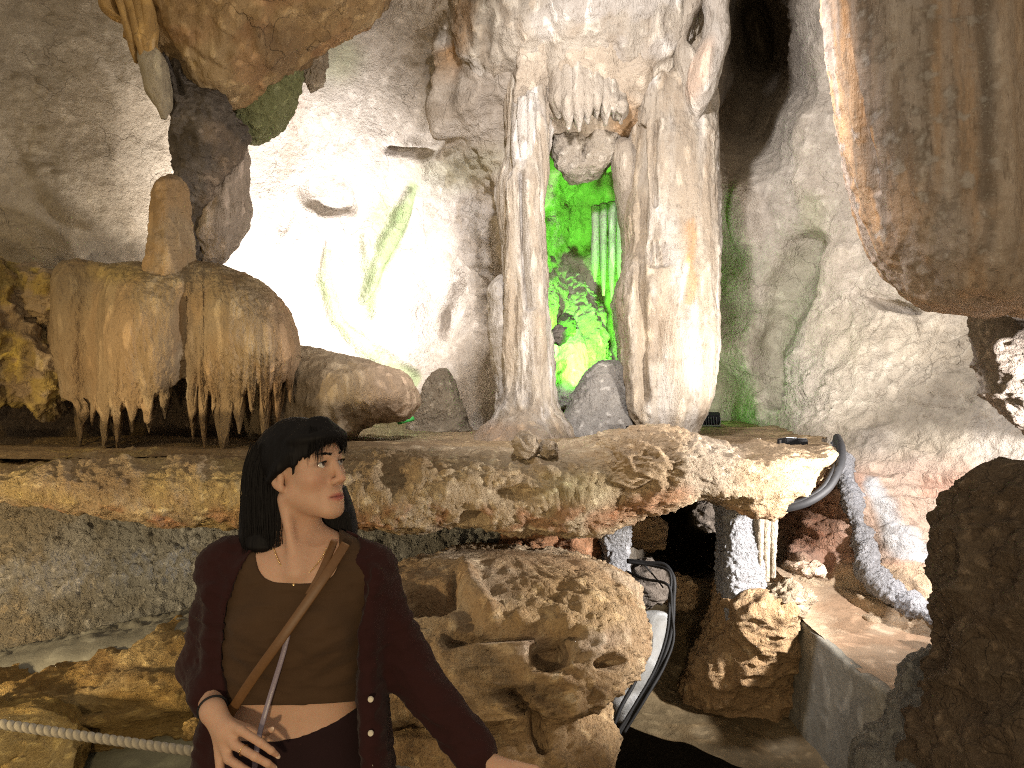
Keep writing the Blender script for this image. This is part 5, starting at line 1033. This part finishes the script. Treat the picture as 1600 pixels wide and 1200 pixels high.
def paint_skin(me, V):
    L = hl(V); r, fr, u = np.abs(L[:, 0]), L[:, 1], L[:, 2]
    face = (fr > .04)
    lip = np.exp(-(((r)/.024)**4))*np.exp(-((u+.0668)/(.0105-.18*np.minimum(r, .03)))**4)*sm(.074, .080, fr)
    lip2 = lip*(u < -.057)*(u > -.079)
    cheek = np.exp(-((r-.045)/.02)**2-((u+.028)/.018)**2)*face
    nose = np.exp(-(r/.016)**2-((u+.03)/.012)**2)*(fr > .085)
    lid = np.exp(-((r-.031)/.017)**4-((u-.009)/.0062)**4)*(fr > .06)
    paint(me, V, [((.52, .235, .155), .40*cheek), ((.52, .23, .15), .35*nose), ((.10, .045, .03), .75*lid), ((.34, .075, .065), .9*lip2), ((.10, .02, .02), .8*np.exp(-((u+.0662)/.0016)**2)*(r < .022)*sm(.074, .080, fr))])
def skin_mat():
    m, nt, b = _mat('skin')
    geo = N_(nt, 'ShaderNodeNewGeometry'); nz = noise(nt, geo.outputs['Position'], 45, 5, .7); fine = noise(nt, geo.outputs['Position'], 420, 4, .7)
    c = mixc(nt, nz, (.47, .275, .18), (.56, .345, .235)); at = N_(nt, 'ShaderNodeAttribute', attribute_name='tint')
    c = mixc(nt, at.outputs['Alpha'], c, at.outputs['Color']); nt.links.new(c, b.inputs['Base Color'])
    b.inputs['Roughness'].default_value = .52; b.inputs['Specular IOR Level'].default_value = .35
    b.inputs['Subsurface Weight'].default_value = .25; b.inputs['Subsurface Radius'].default_value = (1, .35, .2); b.inputs['Subsurface Scale'].default_value = .006
    bp = N_(nt, 'ShaderNodeBump'); bp.inputs['Strength'].default_value = .3; bp.inputs['Distance'].default_value = .0012; nt.links.new(fine, bp.inputs['Height']); nt.links.new(bp.outputs[0], b.inputs['Normal'])
    return m
M['skin'] = skin_mat()
woman = empty('person', (P(455, 1200, 1.79)[0], 1.79, 0), 'dark haired person in a brown crop top and open maroon cardigan looking aside', 'person')
def child(name, me, mat, parent=woman):
    o = put(name, me, mat); o.parent = parent
    w = np.array(parent.matrix_world.translation) if parent.parent is None else np.array(parent.location)+np.array(parent.parent.location)
    o.location = [-a for a in (np.array(woman.location) if parent is woman else np.array(woman.location)+np.array(parent.location))]
    return o
V, Q = build_body(); V = smooth_mesh(V, Q, 2, .4)
me = mesh_np('body', V, Q); paint_skin(me, V); body = child('body', me, M['skin'])
def uv_sphere(name, c, r, mat, parent, axis=None, n=24):
    import bmesh
    bm = bmesh.new(); bmesh.ops.create_uvsphere(bm, u_segments=n, v_segments=n//2, radius=r)
    bmesh.ops.translate(bm, vec=tuple(map(float, c)), verts=bm.verts)
    me = bpy.data.meshes.new(name)
    for f in bm.faces: f.smooth = True
    bm.to_mesh(me); bm.free(); return me
def eye_mat():
    m, nt, b = _mat('eye'); at = N_(nt, 'ShaderNodeAttribute', attribute_name='tint'); nt.links.new(mixc(nt, at.outputs['Alpha'], (.62, .58, .54), at.outputs['Color']), b.inputs['Base Color'])
    b.inputs['Roughness'].default_value = .12; return m
M['eye'] = eye_mat()
for s in (-1, 1):
    c = hw(s*.031, .0715, .009); me = uv_sphere('eye', c, .0132, M['eye'], body, n=64)
    n = len(me.vertices); q = np.empty(n*3, np.float32); me.vertices.foreach_get('co', q); q = q.reshape(-1, 3)-c
    gz = Fd*.93+Up*.16-Rt*.10; gz /= np.linalg.norm(gz); ang = np.degrees(np.arccos(np.clip(q@gz/.0132, -1, 1)))
    paint(me, q, [((.045, .022, .012), 1-sm(24, 28, ang)), ((.004, .003, .003), 1-sm(9, 12, ang))])
    child('eye', me, M['eye'])
M['hair'] = plain('black_hair', (.005, .004, .004), .6, spec=.14, bumpscale=220, bump=.7, var=.5, dist=.002, stretch=(1, 1, .06))
def strands(name, paths, r, mat, parent=woman, nu=5):
    """many thin tubes in one mesh"""
    Vs, Qs, o = [], [], 0
    for p in paths:
        p = np.array(p, float); n = len(p); T = np.gradient(p, axis=0); T /= np.maximum(np.linalg.norm(T, axis=1, keepdims=True), 1e-9)
        A = np.cross(T, (.3, -1, .2)); A /= np.maximum(np.linalg.norm(A, axis=1, keepdims=True), 1e-9); B = np.cross(A, T)
        rr = r*np.sqrt(np.clip(1-np.linspace(-.1, 1, n)**4, .02, 1)); th = np.linspace(0, 2*np.pi, nu, endpoint=False)
        Vs.append((p[:, None]+(A[:, None]*np.cos(th)[None, :, None]+B[:, None]*np.sin(th)[None, :, None])*rr[:, None, None]).reshape(-1, 3))
        i = np.arange(n-1)[:, None]*nu; j = np.arange(nu)[None]; j2 = (j+1) % nu
        Qs.append(np.stack([i+j, i+j2, i+nu+j2, i+nu+j], -1).reshape(-1, 4)+o); o += n*nu
    me = mesh_np(name, np.vstack(Vs), np.vstack(Qs)); return child(name, me, mat, parent)
for s in (-1, 1):                         # brows: short overlapping hairs
    ps = []
    rb = np.random.RandomState(3)
    for k in range(46):
        t = k/45; a = np.array((s*(.012+.036*t), .0955-.030*t*t-.004*t, .0285+.0055*math.sin(t*2.6)-.004*t)); a[2] += rb.normal()*.0012
        b = a+np.array((s*.008, -.004, .0012+.002*(1-t))); ps.append([hw(*a), hw(*(a*.5+b*.5+np.array((0, .0006, 0)))), hw(*b)])
    strands('eyebrow', ps, .00075, M['hair'])
    ps = []
    for k in range(15):
        t = k/14*2-1; a = np.array((s*.031+t*.0125, .0715+.0145*math.cos(t*1.05), .0138-.0035*t*t)); b = a+np.array((t*.003, .0045, .0028)); ps.append([hw(*a), hw(*(a*.5+b*.5)), hw(*b)])
    strands('eyelashes', ps, .0006, M['hair'])
# ---- hair
def build_hair():
    f = Field((-.68, 1.60, 1.14), (-.26, 2.06, 1.60), .0034)
    f.add(hell((0, -.018, .036), (.084, .102, .090)), .01)
    # cut the face free
    L = lambda x, y, z: [HM[k][0]*(x-HC[0])+HM[k][1]*(y-HC[1])+HM[k][2]*(z-HC[2]) for k in range(3)]
    def face(x, y, z):
        r, fr, u = L(x, y, z); line = .046+.55*np.maximum(u-.05, 0)*0
        # open region: in front of the ears and below a slanting hairline
        hair_u = .070-.9*np.abs(r+.012)*.55
        return np.minimum(fr-(.032+.22*np.maximum(u, -.03)), hair_u-u)
    f.cut(face)
    f.cut(lambda x, y, z: (lambda r, fr, u: np.minimum(fr+.034+.25*np.maximum(u, -.03), .007-u+.3*np.maximum(fr, -.02)))(*L(x, y, z)))   # ears free
    # long hair behind the near ear, on to the shoulder, and on the far side of the neck
    f.add(pstack([(672,420,520,1.835,.055),(700,398,520,1.84,.085),(740,388,500,1.845,.088),(775,382,470,1.845,.085),(815,379,449,1.83,.075),(840,378,448,1.81,.065),(852,382,445,1.80,.055),(860,390,440,1.795,.035),(865,404,430,1.79,.012)], 2.3), .012)
    f.add(pstack([(760,470,540,1.90,.04),(795,480,553,1.895,.045),(820,496,558,1.885,.044),(840,504,556,1.88,.038),(853,512,549,1.88,.024),(859,522,540,1.88,.01)], 2.3), .012)
    # fringe swept over the forehead
    rf = np.random.RandomState(4)
    f.add(pcap(hw(.070, .028, .045), hw(.079, -.004, .012), .010, .008), .012); f.add(pcap(hw(.079, -.004, .012), hw(.080, -.034, -.012), .008, .009), .012); f.add(pcap(hw(.072, .036, .040), hw(.071, .030, -.006), .006, .002), .01)
    for t in np.linspace(0, 1, 22):      # fringe locks fan out from the parting over the forehead
        a0 = (.018-.03*t, .050+.018*math.sin(t*2.2), .104-.004*t); ph = R(80-140*t)
        rad = .074; q1 = (rad*math.sin(ph)*.96, .012+.092*math.cos(ph), .070); ln = .040+.026*abs(t-.62)**1.2*1.6 if t > .2 else .014
        ue = float(np.interp(t, [0, .12, .25, .40, .60, .80, 1], [.014, .020, .034, .050, .056, .050, .020]))
        q2 = (rad*math.sin(ph+.06)*.97, .010+.089*math.cos(ph+.06), ue+.0025*rf.normal())
        f.add(pcap(hw(*a0), hw(*q1), .010, .0085), .010); f.add(pcap(hw(*q1), hw(*q2), .0085, .0025), .006)
    return f.mesh()
V, Q = build_hair(); V = smooth_mesh(V, Q, 2, .4)
me = mesh_np('hair', V, Q); me.update(); N = np.empty(len(V)*3, np.float32); me.vertices.foreach_get('normal', N); N = N.reshape(-1, 3)
hl_ = hl(V); ang = np.arctan2(hl_[:, 0], hl_[:, 1]+.02)
V = V+N*(.0022*fbm(np.stack([V[:, 0], V[:, 1], V[:, 2]*.08], 1), 110, 2)+.0018*fbm(np.stack([V[:, 0], V[:, 1], V[:, 2]*.1], 1), 45, 2))[:, None]
hair = child('hair', mesh_np('hair', V, Q), M['hair'])
rb = np.random.RandomState(8); ps = []
for k in range(520):                      # loose single hairs over the mass and at its edges
    s = rb.rand()
    x0 = 382+60*s; dd = 1.755+.05*rb.rand()
    if k % 3 == 0: pts = [(392+50*s, 690+20*rb.rand()), (x0-4, 740), (x0-4+rb.normal()*2, 800), (x0-2+rb.normal()*3, 858+14*rb.rand())]; dd = 1.75
    elif k % 3 == 1: pts = [(500+45*s, 800), (505+46*s, 830), (508+44*s+rb.normal()*2, 852+12*rb.rand())]; dd = 1.835
    else:
        a = rb.rand(); ph = R(50-108*a); q = [hw(.018-.03*a, .052+.016*math.sin(a*2.2), .117), hw(.078*math.sin(ph), .012+.100*math.cos(ph), .074), hw(.076*math.sin(ph+.08+.05*rb.normal()), .010+.096*math.cos(ph+.08), .050+.008*rb.normal()-(.03*(a < .2))-.02*(a > .85))]
        K = curve(np.column_stack([np.arange(3), q]), 12)[:, 1:]; ps.append(K); continue
    q = [P(x, y, dd) for x, y in pts]; ps.append(curve(np.column_stack([np.arange(len(q)), q]), 14)[:, 1:])
strands('hair_strands', ps, .0007, M['hair'], nu=4)
# ---- clothes
def cloth(name, col, rough=.9, w=900, bump=.4):
    m, nt, b = _mat(name); geo = N_(nt, 'ShaderNodeNewGeometry'); nz = noise(nt, geo.outputs['Position'], 18, 4); wv = noise(nt, geo.outputs['Position'], w, 2)
    nt.links.new(mixc(nt, nz, tuple(c*.8 for c in col), tuple(c*1.25 for c in col)), b.inputs['Base Color']); b.inputs['Roughness'].default_value = rough; b.inputs['Specular IOR Level'].default_value = .2
    b.inputs['Sheen Weight'].default_value = .05; b.inputs['Sheen Roughness'].default_value = .5
    h = mathn(nt, 'ADD', mathn(nt, 'MULTIPLY', nz, .5), mathn(nt, 'MULTIPLY', wv, .5)); bp = N_(nt, 'ShaderNodeBump'); bp.inputs['Strength'].default_value = bump; bp.inputs['Distance'].default_value = .003
    nt.links.new(h, bp.inputs['Height']); nt.links.new(bp.outputs[0], b.inputs['Normal']); return m
M['top'] = cloth('brown_jersey', (.058, .032, .016)); M['card'] = cloth('maroon_knit', (.024, .006, .0055), w=420, bump=.7); M['pants'] = cloth('dark_maroon_cloth', (.016, .006, .007))
def pxy(x, y, z):
    yy = np.maximum(y, .3); return 800+F*x/yy, 600-F*(z-CZ)/yy
MPP = 1.75/F
def build_top():
    f = Field((-.74, 1.58, .82), (-.24, 2.0, 1.32), .004)
    f.add(torso, .01, .006); [f.add(b, .03, .007) for b in bust]; [f.add(t, .03, .008) for t in traps]
    def clip(x, y, z):
        a, b = pxy(x, y, z)
        neck = (1-(np.abs((a-465)/65)**4+np.abs((b-838)/(np.where(y < 1.80, 73, 30)))**4)**.25)*.09
        hem = (b-(1102+.00012*(a-440)**2*-1-.05*(a-440)*np.where(a > 480, .8, .0)))*MPP
        sides = np.maximum(340-a, a-592)*MPP
        return np.maximum(np.maximum(neck, hem), sides)
    f.cut(clip); V, Q = f.mesh(); V = smooth_mesh(V, Q, 2, .4)
    px, py = proj(V)
    w = .005*fbm(V*np.array([1.0, 1.0, 2.6]), 9, 3)+.003*ridge(V*np.array([.8, .8, 2.2])+.3*V[:, [2]], 11, 2)+.004*spot(px, py, 540, 1020, 60, 60, .7)*np.sin((py+.5*px)/5.)+.003*spot(px, py, 380, 1060, 60, 60, .7)*np.sin((py-.6*px)/6.)
    V[:, 1] -= w*(V[:, 1] < 1.8); return V, Q
V, Q = build_top(); child('crop_top', mesh_np('crop_top', V, Q), M['top'])
def build_card():
    f = Field((-.82, 1.56, .56), (.04, 2.02, 1.34), .0046)
    f.add(torso, .01, .016); [f.add(t, .03, .013) for t in traps]; [f.add(b, .02, .010) for b in bust]
    # loose hanging front panel on the far side
    f.add(pstack([(880,560,600,1.77,.05),(960,556,606,1.765,.06),(1040,558,602,1.76,.07),(1100,560,604,1.75,.075),(1160,562,610,1.745,.08),(1240,566,622,1.74,.085),(1330,566,630,1.74,.085)], 2.4), .02)
    f.add(pstack([(900,330,360,1.79,.07),(1000,328,356,1.79,.07),(1100,326,350,1.80,.07),(1200,312,340,1.81,.07),(1330,306,336,1.82,.07)], 2.4), .02)
    def clip(x, y, z):
        a, b = pxy(x, y, z)
        left = np.interp(b, [840, 856, 880, 920, 960, 1040, 1100, 1200, 1330], [402, 398, 380, 362, 352, 347, 350, 340, 336])
        right = np.interp(b, [840, 870, 900, 950, 1000, 1085, 1200, 1330], [560, 578, 580, 568, 560, 556, 566, 572])
        front = np.minimum(a-left, right-a)*MPP
        front = np.where(y < 1.82, front, -.05)
        neck = (1-(np.abs((a-470)/70)**4+np.abs((b-830)/34)**4)**.25)*.09
        return np.maximum(np.maximum(front, neck), (b-1320)*MPP)
    f.cut(clip)
    sl = [pcap(SH_L+np.array((.012, 0, .006)), EL_L, .060, .055), pcap(EL_L, EL_L*.35+WR_L*.65+np.array((0, 0, .0)), .055, .043), pcap(SH_R+np.array((-.010, 0, .004)), EL_R, .060, .056), pcap(EL_R, EL_R*.06+WR_R*.94, .056, .050)]
    for p in sl: f.add(p, .025)
    V, Q = f.mesh(); V = smooth_mesh(V, Q, 3, .45)
    me = mesh_np('t', V, Q); me.update(); N = np.empty(len(V)*3, np.float32); me.vertices.foreach_get('normal', N); N = N.reshape(-1, 3); bpy.data.meshes.remove(me)
    w = .007*fbm(V*np.array([1, 1, 1.8]), 8, 3)+.006*ridge(V*np.array([.8, .8, 2.2])+.4*V[:, [0]], 11, 2)+.0012*billow(V, 90, 2)
    return V+N*w[:, None], Q
V, Q = build_card(); card = child('cardigan', mesh_np('cardigan', V, Q), M['card'])
M['button'] = plain('pearl_button', (.62, .56, .44), .3, spec=.6, bumpscale=300, bump=.05)
for y in (1093, 1146, 1197):
    import bmesh
    bm = bmesh.new(); bmesh.ops.create_cone(bm, cap_ends=True, segments=18, radius1=.0066, radius2=.0055, depth=.004)
    from mathutils import Matrix
    bmesh.ops.rotate(bm, matrix=Matrix.Rotation(R(90), 3, 'X'), verts=bm.verts)
    p = P(579, y, 1.665); bmesh.ops.translate(bm, vec=tuple(map(float, p)), verts=bm.verts)
    me = bpy.data.meshes.new('button'); bm.to_mesh(me); bm.free(); child('button', me, M['button'])
def build_pants():
    f = Field((-.78, 1.50, .02), (-.18, 2.06, 1.02), .0065)
    f.add(torso, .01, .006)
    for s, x in ((-1, 400), (1, 512)):
        hip = P(x, 1320, 1.79); knee = np.array((hip[0]-.005*s, 1.77, .46)); ank = np.array((hip[0]-.01*s, 1.81, .09))
        f.add(pcap(hip, knee, .088, .064), .03); f.add(pcap(knee, ank, .064, .055), .03)
    def clip(x, y, z):
        a, b = pxy(x, y, z); wl = np.interp(a, [320, 380, 435, 480, 520, 570], [1150, 1158, 1158, 1148, 1130, 1098]); return np.where(y < 1.8, (wl-b)*MPP, (1120-b)*MPP)
    f.cut(clip); V, Q = f.mesh(); return smooth_mesh(V, Q, 2, .4), Q
V, Q = build_pants(); child('trousers', mesh_np('trousers', V, Q), M['pants'])
for s, x in ((-1, 400), (1, 512)):
    h = P(x, 1320, 1.79)
    f = Field((h[0]-.08, 1.55, -.01), (h[0]+.08, 1.95, .16), .006); f.add(pcap((h[0], 1.82, .055), (h[0], 1.66, .04), .042, .038), .01); f.add(pcap((h[0], 1.82, .06), (h[0], 1.81, .11), .04, .045), .02); f.cut(lambda x, y, z: .012-z+0*x+0*y)
    V, Q = f.mesh(); child('shoe', mesh_np('shoe', V, Q), M['black'])
# ---- things worn and held
M['gold'] = plain('pale_gold', (.80, .58, .28), .25, metal=1., bumpscale=200, bump=.1)
def front_of(px, py, lift=.004, fields=(torso,)):
    """first point of the body met along the ray of a photo pixel"""
    ds = np.arange(1.58, 1.9, .001); p = np.stack([P(px, py, d) for d in ds]).astype(np.float32)
    best = np.full(len(ds), 9.)
    for q in list(fields): best = np.minimum(best, np.array([float(q[2](*[np.float32(c).reshape(1, 1, 1) for c in r]).ravel()[0]) for r in p[::4]]).repeat(4)[:len(ds)])
    k = np.argmax(best < lift) if (best < lift).any() else len(ds)//2
    return p[k].astype(float)
neckf = [torso, pcap(hw(0, -.03, -.045), P(466, 880, 1.81), .048, .052), *traps]
npts = [front_of(*q, .006, neckf) for q in [(428, 858), (434, 874), (443, 890), (452, 902), (460, 909), (472, 903), (486, 892), (498, 878), (507, 864), (511, 852)]]
neck = empty('necklace', npts[4], 'fine gold necklace with a tiny pendant resting on the chest', 'necklace')
import bmesh
K = curve(np.column_stack([np.arange(len(npts)), npts]), 70)[:, 1:]
bm = bmesh.new()
for k in range(70):
    g = bmesh.ops.create_icosphere(bm, subdivisions=1, radius=.0017 if k % 3 else .0022); bmesh.ops.translate(bm, vec=tuple(map(float, K[k])), verts=g['verts'])
o = from_bm('chain', bm, M['gold'], neck, True); o.location = [-a for a in neck.location]
bm = bmesh.new(); g = bmesh.ops.create_icosphere(bm, subdivisions=2, radius=.0042); bmesh.ops.translate(bm, vec=tuple(map(float, npts[4]+np.array((0, -.004, -.006)))), verts=g['verts']); o = from_bm('pendant', bm, M['gold'], neck, True); o.location = [-a for a in neck.location]
def ribbon(name, pts, w, mat, parent, thick=.0035, n=80):
    pts = np.array(pts); K = curve(np.column_stack([np.arange(len(pts)), pts]), n)[:, 1:]
    T = np.gradient(K, axis=0); T /= np.linalg.norm(T, axis=1, keepdims=True); A = np.cross(T, (0, -1, 0)); A /= np.linalg.norm(A, axis=1, keepdims=True); B = np.cross(A, T)
    prof = [(-1, -.6), (-.8, -1), (.8, -1), (1, -.6), (1, .6), (.8, 1), (-.8, 1), (-1, .6)]; m = len(prof)
    V = np.concatenate([(K+A*a*w/2+B*b*thick)[:, None] for a, b in prof], 1).reshape(-1, 3)
    i = np.arange(n-1)[:, None]*m; j = np.arange(m)[None]; j2 = (j+1) % m
    Q = np.vstack([np.stack([i+j, i+j2, i+m+j2, i+m+j], -1).reshape(-1, 4), [[0, 1, 2, 3], [0, 3, 4, 7], [4, 5, 6, 7]], np.array([[0, 1, 2, 3], [0, 3, 4, 7], [4, 5, 6, 7]])[:, ::-1]+(n-1)*m])
    o = put(name, mesh_np(name, V, Q), mat); o.parent = parent; o.location = [-a for a in parent.location]; return o
M['strap'] = plain('brown_leather', (.13, .062, .022), .5, bumpscale=120, bump=.3, var=.25, dist=.001); M['zip'] = plain('grey_violet_webbing', (.20, .16, .20), .35, spec=.6, bumpscale=160, bump=.3)
tf = [torso, *bust, *traps]
bag = empty('handbag', P(345, 1290, 1.70), 'dark crossbody bag on a brown leather strap held at the waist', 'handbag')
sp1 = [front_of(*q, .024, tf) for q in [(540, 850), (524, 876), (505, 905), (470, 955), (436, 1003), (402, 1050), (374, 1092), (356, 1122)]]+[P(345, 1160, 1.70), P(340, 1215, 1.70)]
def ease(p):
    p = np.array(p)
    for _ in range(3): q = p[:, 1].copy(); q[1:-1] = np.minimum(p[1:-1, 1], .25*p[:-2, 1]+.5*p[1:-1, 1]+.25*p[2:, 1]); p[:, 1] = q
    return p
ribbon('strap', ease(sp1), .021, M['strap'], bag)
sp2 = [front_of(*q, .010, tf) for q in [(522, 846), (510, 876), (498, 902), (482, 930)]]
ribbon('strap', ease(sp2), .016, M['strap'], bag, n=30)
sp3 = [front_of(*q, .016, tf) for q in [(450, 992), (440, 1030), (428, 1075)]]+[P(414, 1120, 1.665), P(404, 1155, 1.635), P(398, 1200, 1.62), P(394, 1270, 1.66)]
ribbon('wrist_cord', ease(sp3), .011, M['zip'], bag, thick=.0025)
f = Field((-.76, 1.58, .50), (-.50, 1.78, .80), .005); f.add(pell(P(345, 1290, 1.685), (.10, .035, .085)), .01); V, Q = f.mesh(); V = smooth_mesh(V, Q, 1)
o = put('pouch', mesh_np('pouch', V, Q), plain('dark_leather', (.03, .02, .016), .45, bumpscale=150, bump=.3)); o.parent = bag; o.location = [-a for a in bag.location]
def ring_of(name, c, ax, r, tr, mat, sy=1.):
    ax = np.array(ax, float)/np.linalg.norm(ax); u = np.cross(ax, (.2, .3, 1)); u /= np.linalg.norm(u); v = np.cross(ax, u)
    th = np.linspace(0, 2*np.pi, 41); pts = [np.array(c)+u*r*math.cos(t)+v*r*sy*math.sin(t) for t in th]; return tube(name, pts, tr, mat, nu=8, n=64)
br = ring_of('bracelet', (EL_L*.17+WR_L*.83)*.4+.6*WR_L+np.array((0, 0, 0)), WR_L-EL_L+np.array((.03, 0, -.04)), .030, .0028, M['black']); tag(br, 'black cord bracelet on the wrist that holds the strap', 'bracelet')
ra = P(434, 1181, 1.6)
rg = ring_of('ring', P(381, 1172.5, 1.588), P(398, 1182, 1.572)-P(368, 1164, 1.60), .0108, .0011, M['gold']); tag(rg, 'thin gold ring on a finger of the hand at the strap', 'ring')
M['nail'] = plain('pale_nail', (.68, .50, .38), .2, spec=.6)
for p0, p1 in [(P(424, 1173, 1.588), P(434, 1181, 1.60)), (P(418, 1193, 1.58), P(429, 1199, 1.594)), (P(412, 1147, 1.652), P(425, 1140, 1.635))]:
    bm = bmesh.new(); bmesh.ops.create_uvsphere(bm, u_segments=14, v_segments=8, radius=1); bmesh.ops.scale(bm, vec=(.0075, .0022, .0046), verts=bm.verts)
    d = p1-p0; from mathutils import Vector
    bmesh.ops.rotate(bm, matrix=Vector(d).to_track_quat('X', 'Z').to_matrix(), verts=bm.verts)
    c = p1+d/np.linalg.norm(d)*.003+np.array((0, -.0045, .0025)); bmesh.ops.translate(bm, vec=tuple(map(float, c)), verts=bm.verts)
    me = bpy.data.meshes.new('fingernail'); [setattr(q, 'smooth', True) for q in bm.faces]; bm.to_mesh(me); bm.free(); child('fingernail', me, M['nail'])
